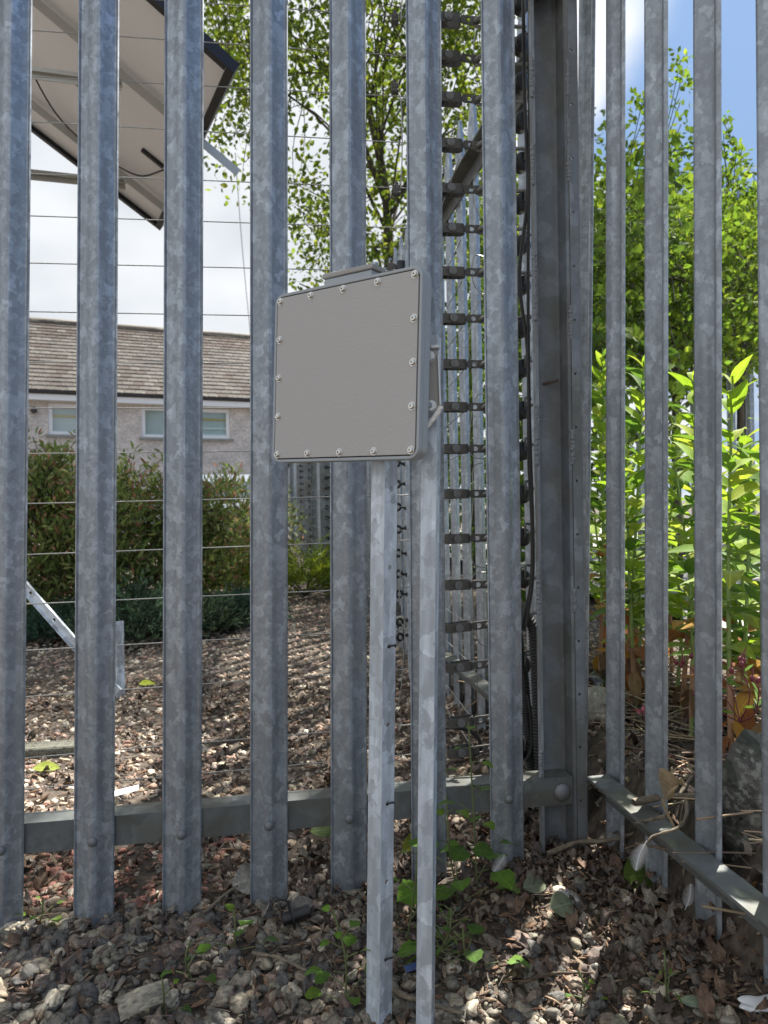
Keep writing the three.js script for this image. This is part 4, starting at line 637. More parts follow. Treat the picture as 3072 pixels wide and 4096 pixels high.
{ // shrubs in front of the house
  const narrow = leafGeo(0.058, 0.017, { n: 4, fold: 0.3, curl: 0.6, belly: 0.5 });
  const cols = [[0.27, 0.35, 0.10], [0.35, 0.42, 0.14], [0.19, 0.26, 0.075], [0.44, 0.48, 0.2], [0.46, 0.24, 0.15], [0.19, 0.27, 0.075], [0.27, 0.34, 0.1], [0.24, 0.32, 0.09]];
  const spots = [[-20, 4.4, 1045, 1.0, 'leafy shrub with reddish tips behind the sloping brace'], [100, 4.7, 1008, 1.0, 'tall shrub with red young leaves between the brace and the stake'], [215, 4.6, 1065, 0.9, 'olive green shrub behind the ground stake'], [310, 4.9, 1025, 1.0, 'bushy shrub with pale flower heads beneath the wide window'], [425, 5.1, 1080, 0.8, 'loose shrub at the end of the row beside the car'], [512, 6.3, 1050, 0.85, 'thin leggy shrub with reddish twigs, screening the car'], [592, 8.2, 1060, 0.8, 'dark green shrub behind the golden conifer']];
  spots.forEach(([x, d, top, wd, label], i) => {
    const r = rng(60 + i), b = at(x, 1300, d).setY(0), tp = at(x, top, d); b.y = G(b.x, b.z); const h = tp.y - b.y, cl = [];
    for (let k = 0; k < (i > 4 ? 70 : 150); k++) { const f = Math.pow(r(), 0.8), a = r() * 6.3, rad = 0.42 * wd * (1.15 - 0.75 * f * f) * Math.sqrt(r()); cl.push(b.clone().add(V3(Math.cos(a) * rad, 0.12 + f * (h - 0.1) * (0.78 + 0.36 * r()), Math.sin(a) * rad * 0.9))); }
    for (let k = 0; k < 12; k++) { const a = r() * 6.3, q = b.clone().add(V3(Math.cos(a) * 0.3 * wd * r(), h * (0.98 + 0.2 * r()), Math.sin(a) * 0.3 * wd * r())); q.cr = 0.05; cl.push(q); q.thin = 0.3; }
    plantTree({ name: 'shrub', label, category: 'shrub', group: 'shrubs before the house', base: b, seed: 160 + i, trunk: withR([b.clone(), b.clone().add(V3(0.02, h * 0.4, 0)), b.clone().add(V3(0.05, h * 0.8, 0))], 0.02, 0.006), clumps: cl, leafG: narrow, cols, tr: 0.45, perClump: 30, clumpR: 0.12, limbR: 0.007, singles: 40, droop: -0.5 });
  });
  // low junipers: sprays of fine needles
  const spray = (() => { const l = []; for (let k = 0; k < 7; k++) l.push(leafGeo(0.03, 0.006, { n: 2, fold: 0.2, curl: 0.2 }).rotateZ((hash3(k, 1, 1) - 0.5) * 1.1).rotateY((hash3(k, 2, 1) - 0.5) * 1.2).translate(0.012 * k, 0, 0)); return merge(l); })();
  const jun = [[300, 1372, 4.2, 0.30, 0.26, [[0.08, 0.13, 0.08], [0.17, 0.26, 0.16], [0.03, 0.05, 0.035]], 'spreading blue green juniper beside the stake'], [425, 1372, 4.5, 0.24, 0.15, [[0.07, 0.11, 0.07], [0.15, 0.22, 0.13], [0.03, 0.05, 0.035]], 'low dark blue green juniper under the shrubs'], [530, 1352, 4.8, 0.18, 0.14, [[0.06, 0.11, 0.085], [0.08, 0.14, 0.1]], 'small juniper at the edge of the gravel, left of the golden conifer'], [120, 1385, 4.3, 0.22, 0.15, [[0.06, 0.12, 0.09], [0.09, 0.16, 0.12]], 'juniper spreading behind the sloping brace'], [520, 1300, 6.2, 0.34, 0.36, [[0.24, 0.28, 0.02], [0.32, 0.35, 0.025], [0.15, 0.19, 0.02]], 'golden green dwarf conifer beyond the shrubs'], [660, 1275, 6.3, 0.46, 0.34, [[0.15, 0.20, 0.02], [0.22, 0.27, 0.025], [0.08, 0.12, 0.018]], 'golden conifer beside the side fence wires']];
  jun.forEach(([x, y, d, rx, h, cs, label], i) => {
    const r = rng(90 + i), b = at(x, y, d); b.y = G(b.x, b.z); const g = thing('dwarf_conifer', label, 'conifer', b, 0, 'low conifers'), places = [];
    mesh('stem', merge([0, 1, 2, 3, 4].map((k) => limb([V3(), V3(Math.cos(k * 1.3) * rx * 0.4, h * 0.4, Math.sin(k * 1.3) * rx * 0.4), V3(Math.cos(k * 1.3) * rx * 0.8, h * 0.7, Math.sin(k * 1.3) * rx * 0.8)], 0.012, 0.004, 4, 5))), M.bark, g);
    for (let k = 0; k < 1500; k++) { const a = r() * 6.3, f = Math.sqrt(r()), hh = h * (1 - f * f * 0.75) * (0.55 + 0.5 * r()) * (0.35 + 1.2 * vnoise(a * 2.2, f * 4, i)), dir = V3(Math.cos(a) + (r() - 0.5), 0.5 + (r() - 0.3), Math.sin(a) + (r() - 0.5)); const ci = Math.floor(r() * cs.length); places.push({ p: V3(Math.cos(a) * f * rx, hh, Math.sin(a) * f * rx), w: b.clone().setY(-5), q: quatX(dir, r() * 6), s: 1.0 + 0.8 * r(), c: jitter(cs[ci], r, 0.5) }); }
    scatter(g, 'spray', 'needle_sprays', [spray], leafMat(lin(1.7, 1.7, 1.7), 0.4), places, 0, []);
  });
}

// ───────────────────────── tall willowherb-like weeds behind the side fence
{
  const lance = leafGeo(0.11, 0.036, { n: 6, fold: 0.35, curl: 0.55, belly: 0.36, tip: 0.9 }), lanceB = leafGeo(0.105, 0.038, { n: 6, fold: 0.2, curl: 0.9, belly: 0.4, wave: 0.06 });
  const gm = [[0.28, 0.44, 0.03], [0.33, 0.50, 0.035], [0.20, 0.35, 0.035], [0.38, 0.53, 0.045], [0.13, 0.25, 0.03], [0.45, 0.53, 0.06]].map((c) => leafMat(lin(...c), 0.6)), rm = [[0.48, 0.17, 0.045], [0.55, 0.30, 0.05], [0.38, 0.15, 0.06]].map((c) => leafMat(lin(...c), 0.5)), bm = [[0.22, 0.13, 0.08], [0.3, 0.2, 0.11]].map((c) => leafMat(lin(...c), 0.25));
  const stemG = std({ color: lin(0.22, 0.30, 0.09), roughness: 0.7 }), stemR = std({ color: lin(0.30, 0.17, 0.10), roughness: 0.7 });
  const spec = [ // foot x, foot y, tip x, tip y, offset across the fence line
    [1296, 1490, 1302, 752, 1.02], [1318, 1440, 1292, 830, 1.25], [1352, 1480, 1392, 772, 1.0], [1385, 1440, 1352, 900, 1.3], [1372, 1500, 1350, 1010, 0.98],
    [1470, 1430, 1500, 800, 1.08], [1452, 1420, 1466, 900, 1.35], [1492, 1470, 1460, 1010, 1.0], [1578, 1480, 1584, 800, 0.92], [1600, 1450, 1622, 965, 1.05], [1622, 1420, 1606, 930, 1.3], [1570, 1430, 1560, 1040, 1.2], [1660, 1460, 1680, 900, 1.0], [1430, 1400, 1440, 1080, 1.5], [1535, 1440, 1530, 900, 1.4], [1318, 1430, 1340, 1040, 1.5]];
  const labels = ['tall upright weed with narrow bright green leaves, closest to the corner post', 'leafy weed leaning towards the corner post', 'tall weed with a crowded leafy tip in the second gap from the post', 'bright leafy weed deeper behind the second gap', 'short bushy weed low in the second gap', 'tall weed with wide spreading leaves in the third gap', 'slender weed behind the wide spreading one', 'short weed with red lower leaves in the third gap', 'tall leaning weed with long leaves in the fourth gap', 'dense bushy weed topped by a leafy tuft in the fourth gap', 'upright weed behind the leafy tuft', 'short weed with an orange lower leaf in the fourth gap', 'weed at the far side of the fourth gap, mostly hidden by a pale', 'pale green weed far back between the gaps', 'tall thin weed hidden behind a pale', 'small green weed at the back of the first gap'];
  spec.forEach(([fx, fy, tx, ty, off], i) => {
    const r = rng(400 + i), p = side(fx, fy, off), b = p.clone(); b.y = G(b.x, b.z); const tip = side(tx, ty, off + 0.02), h = tip.y - b.y;
    const g = thing('tall_weed', labels[i], 'weed', b, 0, 'tall weeds behind the side fence');
    const mid = b.clone().lerp(tip, 0.5).add(V3((r() - 0.5) * 0.05, 0, (r() - 0.5) * 0.05)), c = new THREE.CatmullRomCurve3([V3(), mid.sub(b), tip.clone().sub(b)]);
    mesh('stem', limb(c.getPoints(4), 0.0062, 0.002, 10, 7), h > 0.5 ? stemG : stemG, g); mesh('stem_foot', limb([V3(0, -0.02, 0), c.getPointAt(0.12), c.getPointAt(0.26)], 0.0068, 0.0062, 4, 7), stemR, g);
    const nodes = Math.round(h / 0.029); let tw = r() * 6;
    for (let k = 2; k < nodes; k++) {
      const f = k / nodes, q = c.getPointAt(Math.min(1, f)); tw += 1.2 + r() * 0.4;
      const low = f < 0.28, dead = f < 0.2; if (low && r() < 0.45) continue;
      for (let j = 0; j < 2; j++) {
        if (r() < 0.08) continue;
        const a = tw + j * Math.PI + (r() - 0.5) * 0.5, up = dead ? -1.1 : mix(0.25, 1.5, Math.pow(f, 2.4)) + (r() - 0.5) * 0.4;
        const m = mesh('leaf', r() < 0.6 ? lance : lanceB, dead ? (r() < 0.5 ? bm[Math.floor(r() * 2)] : rm[Math.floor(r() * 3)]) : low || (f < 0.45 && r() < 0.16) ? rm[Math.floor(r() * 3)] : gm[Math.floor(r() * 6)], g);
        m.position.copy(q); m.quaternion.copy(quat(0, -a, 0)).multiply(quat(0, 0, Math.atan(up))).multiply(quat((r() - 0.5) * 0.7, 0, 0));
        m.scale.setScalar((0.45 + 0.75 * Math.sin(Math.PI * Math.min(1, f * 0.8 + 0.12))) * (0.8 + 0.4 * r()));
      }
    }
  });
  // broad-leaved plants between them
  const broad = leafGeo(0.15, 0.10, { n: 9, fold: 0.18, curl: 0.8, belly: 0.45, wave: 0.04, lobes: 0.5 });
  [[1285, 1120, 1.05, 'broad lobed bright leaves pushing out beside the corner post'], [1370, 1200, 1.2, 'broad lobed green plant in the second gap'], [1455, 1180, 1.15, 'large lobed leaves in the third gap under the spreading weed'], [1590, 1130, 1.15, 'broad bright plant low in the fourth gap'], [1345, 1300, 1.35, 'low broad plant in the shade of the weeds'], [1140, 1110, 1.5, 'pale green plant seen between the strainers and the corner post'], [1590, 1290, 1.2, 'broad plant with yellowing leaf near the boulder']].forEach(([x, y, off, label], i) => {
    const r = rng(500 + i), t = side(x, y, off), b = t.clone(); b.y = G(b.x, b.z); const g = thing('broad_leaf_plant', label, 'plant', b, 0, 'broad leaved plants behind the side fence');
    mesh('stem', limb([V3(), V3(0.02, (t.y - b.y) * 0.5, 0), V3(0, t.y - b.y, 0)], 0.006, 0.003, 6, 6), stemG, g);
    for (let k = 0; k < 15; k++) { const f = 0.35 + 0.65 * k / 14, a = k * 2.4 + r(); const m = mesh('leaf', broad, i === 6 && k % 5 === 0 ? rm[1] : gm[Math.floor(r() * 4)], g); m.position.set(0.01, (t.y - b.y) * f, 0); m.quaternion.copy(quat(0, -a, 0)).multiply(quat(0, 0, 0.5 + (r() - 0.5) * 0.6)).multiply(quat((r() - 0.5) * 0.6, 0, 0)); m.scale.setScalar(0.5 + 0.45 * r()); }
  });
}

// ───────────────────────── a pale yard beyond the weeds, the overhead line
{
  const sh = new THREE.PlaneGeometry(11, 16, 1, 1).rotateX(-Math.PI / 2); uvByPos3(sh);
  const y = structure('concrete_yard', sh, M.yard); y.userData.label = 'pale sunlit concrete yard beyond the tall weeds'; y.position.copy(spt(6.5, 0.232, 7.4)); y.rotation.y = PS;
  tag(mesh('overhead_line', tube([at(508, 330, 17), at(522, 520, 19), at(542, 735, 21.5)], 0.011, 16, 5), std({ color: lin(0.3, 0.31, 0.33), roughness: 0.8 })), 'thin overhead line slanting down the sky to the house', 'cable');
}
function uvByPos3(g) { const p = g.attributes.position, uv = []; for (let i = 0; i < p.count; i++) uv.push(p.getX(i), p.getZ(i)); g.setAttribute('uv', new THREE.Float32BufferAttribute(uv, 2)); }

// ───────────────────────── gravel, chips and fallen leaves
{
  const r = rng(7), inFront = (x, z) => V3(x, 0, z).dot(N1) > -FD - 0.02;
  const geos = [0, 1, 2, 3, 4, 5].map((k) => pebbleGeo(k * 3.7 + 1, 2, k < 2 ? 0.18 : 0.5, [0.62, 0.7, 0.55, 0.7, 0.6, 0.8][k]));
  const tones = [[0.13, 0.12, 0.10], [0.095, 0.088, 0.078], [0.16, 0.13, 0.10], [0.10, 0.078, 0.068], [0.14, 0.13, 0.10], [0.08, 0.077, 0.072], [0.20, 0.175, 0.135], [0.13, 0.095, 0.08], [0.32, 0.285, 0.23], [0.062, 0.06, 0.058]];
  const pale = [[0.28, 0.225, 0.175], [0.21, 0.16, 0.13], [0.34, 0.285, 0.22], [0.18, 0.145, 0.122], [0.25, 0.165, 0.13], [0.42, 0.38, 0.32], [0.13, 0.11, 0.10]];
  const mats = tones.map((c) => std({ map: T_SPECK, color: lin(...c).multiplyScalar(3.5), roughness: 0.82, bumpMap: T_SPECK, bumpScale: 0.0012 })), base = std({ map: T_SPECK, roughness: 0.85, color: lin(3.4, 3.4, 3.4) });
  const places = [];
  const put = (x, z, s, c, sink = 0.35, m) => { const fl = 0.7 + 0.5 * r(); places.push({ p: V3(x, G(x, z) + s * (0.62 - sink), z), q: quat((r() - 0.5) * 0.9, r() * 6.3, (r() - 0.5) * 0.9), s: V3(s * (0.9 + 0.5 * r()), s * fl, s * (0.85 + 0.3 * r())), c, m, g: Math.floor(r() * 6) }); };
  for (let k = 0; k < 6400; k++) { // foreground pebbles
    const x = -0.95 + r() * 1.75, z = -(0.82 + r() * 0.58); if (!inFront(x, z) || oOf(V3(x, 0, z)) > 0.66) continue;
    const thin = sstep(0.05, 0.3, x) * 0.38 + sstep(-1.15, -1.3, z) * 0.35 * sstep(-0.3, 0.1, x) + (fbm(x * 5 + 9, z * 5 + 9, 6, 2) > 0.56 ? 0.25 : 0); if (r() < thin) continue;
    const m = Math.floor(Math.pow(r(), 1.15) * 10); put(x, z, 0.005 + 0.0125 * Math.pow(r(), 2.0), lin(...tones[m]), 0.35, m);
  }
  for (let k = 0; k < 20000; k++) { // compound gravel
    const x = -2.6 + r() * 3.4, z = -(1.38 + Math.pow(r(), 1.35) * 4.6), o = oOf(V3(x, 0, z)); if (inFront(x, z) || o > 0.66) continue;
    const red = sstep(-0.2, -0.5, x) * sstep(-1.9, -1.5, z) > r() * 1.3; const c = red ? [0.21 + 0.07 * r(), 0.125, 0.10] : pale[Math.floor(Math.pow(r(), 1.1) * 7)];
    put(x, z, 0.005 + 0.0095 * Math.pow(r(), 1.8), jitter(c, r, 0.3), 0.46);
  }
  for (let k = 0; k < 1500; k++) { const s = 0.3 + r() * 3.4, o = 0.72 + r() * 1.0, p = spt(s, 0, o); put(p.x, p.z, 0.004 + 0.008 * r(), jitter([0.2, 0.17, 0.14], r, 0.4), 0.4); }
  scatter(ground, 'pebble', 'gravel', geos, base, places, 300, mats, 'loose mixed gravel');
  // fallen leaves
  const dl = [leafGeo(0.07, 0.046, { n: 10, fold: 0.6, curl: 1.6, wave: 0.26, torn: 0.45, tip: 0.6 }), leafGeo(0.06, 0.042, { n: 10, fold: -0.6, curl: -1.3, wave: 0.3, torn: 0.5, tip: 0.6 }), leafGeo(0.08, 0.04, { n: 10, fold: 1.1, curl: 0.9, wave: 0.24, torn: 0.4, tip: 0.6 }), leafGeo(0.055, 0.045, { n: 10, fold: 0.4, curl: 2.4, wave: 0.34, torn: 0.6, tip: 0.5 }), leafGeo(0.07, 0.05, { n: 10, fold: 0.3, curl: 0.6, wave: 0.4, torn: 0.65, tip: 0.5 })];
  const dt = [[0.18, 0.145, 0.12], [0.14, 0.108, 0.092], [0.24, 0.195, 0.16], [0.11, 0.085, 0.074], [0.29, 0.25, 0.205], [0.20, 0.13, 0.09]], dm = dt.map((c) => dryMat(lin(...c).multiplyScalar(1.5))), lp = [];
  const leaf = (x, z, s) => { const m = Math.floor(r() * 6); lp.push({ p: V3(x, G(x, z) + 0.008 + 0.014 * r(), z), q: quat((r() - 0.5) * 1.3, r() * 6.3, (r() - 0.5) * 0.9), s, c: lin(...dt[m]).multiplyScalar(1.5), m, g: Math.floor(r() * 5) }); };
  for (let k = 0; k < 2000; k++) {
    const x = -0.95 + r() * 1.7, z = -(0.85 + r() * 0.95), o = oOf(V3(x, 0, z)); if (o > 0.69) continue;
    const near = Math.exp(-Math.pow((V3(x, 0, z).dot(N1) + FD) / 0.13, 2)), right = sstep(0.1, 0.4, x);
    if (r() < 0.2 + 0.65 * near * (0.4 + 0.6 * sstep(-0.5, 0.1, x)) + 0.42 * right) leaf(x, z, 0.22 + 0.62 * r() * r() + 0.1 * r());
  }
  for (let k = 0; k < 300; k++) { const p = spt(0.45 + r() * 0.95, 0, 0.5 + r() * 0.22); leaf(p.x, p.z, 0.2 + 0.65 * r() * r()); }
  for (let k = 0; k < 420; k++) { const p = spt(0.3 + r() * 2.2, 0, 0.7 + r() * 0.7); leaf(p.x, p.z, 0.5 + 0.6 * r()); }
  for (let k = 0; k < 500; k++) { const x = -1.4 + r() * 2.0, z = -(1.45 + r() * 1.6); if (oOf(V3(x, 0, z)) < 0.66) leaf(x, z, 0.35 + 0.4 * r()); }
  scatter(ground, 'dead_leaf', 'leaf_litter', dl, dryMat(lin(1, 1, 1)), lp, 300, dm, 'brown fallen leaf litter');
  // bark chips and crumbs
  const chip = [pebbleGeo(33, 1, 0.6, 0.22), pebbleGeo(38, 1, 0.6, 0.3)], cp = [];
  const crumb = (x, z, s) => { const w = r(), c = w < 0.3 ? [0.27, 0.16, 0.10] : w < 0.6 ? [0.17, 0.11, 0.08] : w < 0.8 ? [0.10, 0.07, 0.055] : [0.36, 0.27, 0.19]; cp.push({ p: V3(x, G(x, z) + 0.004 + 0.008 * r(), z), q: quat((r() - 0.5) * 1.2, r() * 6.3, (r() - 0.5) * 1.2), s: V3(s * (1 + r()), s * (0.6 + 0.6 * r()), s * 0.55), c: lin(...c).multiplyScalar(1.6), g: Math.floor(r() * 2) }); };
  for (let k = 0; k < 9000; k++) { const x = -1.9 + r() * 2.6, z = -(0.85 + Math.pow(r(), 0.9) * 2.4); if (oOf(V3(x, 0, z)) < 0.70) crumb(x, z, 0.004 + 0.008 * r() * r()); }
  for (let k = 0; k < 9000; k++) { const x = -0.95 + r() * 1.65, z = -(0.82 + r() * 0.75); if (oOf(V3(x, 0, z)) < 0.70 && r() < 0.35 + 0.65 * sstep(-0.1, 0.3, x)) crumb(x, z, 0.0025 + 0.007 * r() * r()); }
  for (let k = 0; k < 2500; k++) { const p = spt(0.2 + r() * 2.6, 0, 0.68 + r() * 0.9); crumb(p.x, p.z, 0.004 + 0.008 * r()); }
  scatter(ground, 'chip', 'bark_chips', chip, std({ map: T_SPECK, roughness: 0.95 }), cp, 0, [], 'crumbs of bark and twig');
  // straw, stalks and needles
  const stick = limb([V3(-0.5, 0, 0), V3(-0.1, 0.03, 0.03), V3(0.5, 0, -0.02)], 0.012, 0.007, 5, 5), sp = [];
  const lay = (x, z, L, c, y = 0.01) => sp.push({ p: V3(x, G(x, z) + y, z), q: quat(0, r() * 6.3, (r() - 0.5) * 0.35), s: V3(L, L * 0.8, L * (0.5 + 0.5 * r())), c: jitter(c, r, 0.4) });
  for (let k = 0; k < 650; k++) { const p = spt(0.5 + r() * 2.0, 0, 0.73 + r() * 0.65); lay(p.x, p.z, 0.07 + 0.2 * r(), r() < 0.6 ? [0.34, 0.26, 0.17] : [0.16, 0.12, 0.09], 0.005 + 0.05 * r()); }
  for (let k = 0; k < 420; k++) { const x = -0.9 + r() * 1.55, z = -(0.85 + r() * 0.8); if (oOf(V3(x, 0, z)) < 0.66) lay(x, z, 0.025 + 0.05 * r() * r(), r() < 0.5 ? [0.30, 0.16, 0.09] : [0.26, 0.21, 0.16], 0.012 + 0.016 * r()); }
  scatter(ground, 'stalk', 'dry_stalks', [stick], std({ roughness: 0.9 }), sp, 0, [], 'dry stalks and needles');
}

// ───────────────────────── green seedlings growing through the gravel
{
  const round = leafGeo(0.04, 0.036, { n: 9, fold: 0.15, curl: 0.5, belly: 0.48, tip: 0.75, wave: 0.05, lobes: 0.22, stalk: 0.01 }), thin = leafGeo(0.03, 0.006, { n: 3, fold: 0.2, curl: 0.4 });
  const gm = [[0.12, 0.24, 0.03], [0.15, 0.29, 0.035], [0.09, 0.18, 0.03], [0.19, 0.30, 0.04]].map((c) => leafMat(lin(...c), 0.4)), sm = std({ color: lin(0.13, 0.16, 0.06), roughness: 0.7 });
  const weed = (x, y, tx, ty, d, n, size, label, geo = round) => {
    const b = level(x, y, 0.02), f = d ? at(x, y, d) : b; b.copy(f); b.y = G(b.x, b.z); const depth = -b.z, t = at(tx, ty, depth - 0.02), r = rng(x * 7 + y);
    const g = thing('seedling', label, 'seedling', b, 0, 'green seedlings along the front fence'), c = new THREE.CatmullRomCurve3([V3(), t.clone().sub(b).multiplyScalar(0.5).add(V3((r() - 0.5) * 0.02, 0.01, 0.01)), t.clone().sub(b)]);
    mesh('stem', new THREE.TubeGeometry(c, 10, 0.0016, 6), sm, g);
    for (let k = 0; k < n; k++) {
      const q = c.getPointAt(Math.pow(k / n, 1.25)), a = k * 2.4 + r() * 0.8, s = size * (1.15 - 0.75 * k / n) * (0.75 + 0.5 * r()), l = 0.012 + 0.03 * size * (1 - k / n) * (0.6 + r());
      const dir = V3(Math.cos(a), 0.35 + 0.3 * r(), Math.sin(a)).normalize(), e = q.clone().addScaledVector(dir, l);
      const lf = mesh('leaf', geo, gm[Math.floor(r() * 4)], g); lf.position.copy(e); lf.quaternion.copy(quat(0, -a, 0)).multiply(quat((r() - 0.5) * 0.6, 0, 0.25 + (r() - 0.5) * 0.7)); lf.scale.setScalar(s);
      mesh('leaf_stalk', tube([q, e], 0.001, 1, 5), sm, lf.parent);
    }
  };
  weed(1030, 1850, 1012, 1560, 1.36, 16, 1.15, 'tall green seedling with scalloped leaves between two pales near the corner post');
  weed(990, 1875, 965, 1720, 1.33, 9, 1.3, 'low seedling with broad rounded leaves beside the tall one');
  weed(745, 2105, 720, 1965, 1.13, 13, 0.85, 'green seedling with a bent stem left of the drilled post');
  weed(505, 1998, 505, 1962, 1.24, 5, 0.8, 'small seedling at the foot of a pale, beside the stones');
  weed(878, 1990, 905, 1800, 1.24, 7, 0.75, 'slim upright seedling between the two mounting posts');
  weed(1010, 2045, 1000, 2005, 1.18, 5, 1.15, 'seedling with one big round leaf right of the mounting posts');
  weed(415, 2062, 412, 2030, 1.18, 4, 0.5, 'tiny bright seedling among the dark pebbles');
  weed(352, 2130, 350, 2112, 1.12, 3, 0.45, 'pair of tiny green leaves on the gravel');
  weed(85, 1960, 92, 1940, 1.32, 5, 0.6, 'small seedling on red stones under the rail');
  weed(1255, 2110, 1250, 2098, 1.1, 4, 0.35, 'tiny green sprout in dark soil');
  weed(940, 2020, 975, 1960, 1.2, 26, 1.0, 'sprawling seedling with whorls of thin leaves by the plain post', thin);
  weed(1440, 2065, 1436, 2055, 1.06, 8, 0.7, 'little feathery sprout among the litter by the side rail', thin);
  // herb with red stems and seed heads leaning through the side fence
  const b = side(1600, 1560, 0.78); b.y = G(b.x, b.z); const g = thing('red_stemmed_herb', 'wiry red stemmed herb with pointed seed heads reaching past the pales', 'herb', b), r = rng(88), red = std({ color: lin(0.13, 0.02, 0.025), roughness: 0.6 }), pink = leafMat(lin(0.5, 0.14, 0.2), 0.4);
  for (const l of [[[1600, 1560], [1560, 1500], [1500, 1450], [1478, 1432]], [[1600, 1560], [1575, 1480], [1530, 1440]], [[1600, 1560], [1620, 1500], [1605, 1450]], [[1600, 1560], [1560, 1540], [1520, 1500]], [[1600, 1560], [1632, 1540], [1640, 1490]]]) {
    const pts = l.map(([x, y], i) => side(x, y, 0.76 - 0.012 * i).sub(b)); mesh('stem', tube(pts, 0.0011, 14, 5), red, g); const e = pts[pts.length - 1];
    for (let k = 0; k < 4; k++) { const p = e.clone().add(V3((r() - 0.5) * 0.04, (r() - 0.3) * 0.03, (r() - 0.5) * 0.02)); mesh('seed_head', merge([new THREE.SphereGeometry(0.0042, 8, 6).scale(1, 1.3, 1), new THREE.ConeGeometry(0.0016, 0.022, 5).translate(0, 0.014, 0)]).rotateZ((r() - 0.5) * 1.2).translate(p.x, p.y, p.z), red, g); mesh('seed_stalk', tube([e, p], 0.0007, 1, 4), red, g); }
    for (let k = 0; k < 5; k++) { const lf = mesh('leaf', thin, gm[k % 4], g); lf.position.copy(pts[1]).lerp(e, r()); lf.quaternion.copy(quat(r() * 2, r() * 6, r())); lf.scale.setScalar(0.9); }
  }
  const fb = side(1385, 1535, 0.76).sub(b); for (let k = 0; k < 7; k++) { const p = mesh('petal', thin, pink, g); p.position.copy(fb); p.quaternion.copy(quat(r() * 3, k, r())); p.scale.set(0.6, 1, 1.8); }
  mesh('stem', tube([fb, side(1400, 1580, 0.78).sub(b), V3(0, 0.02, 0)], 0.001, 14, 5), red, g);
}

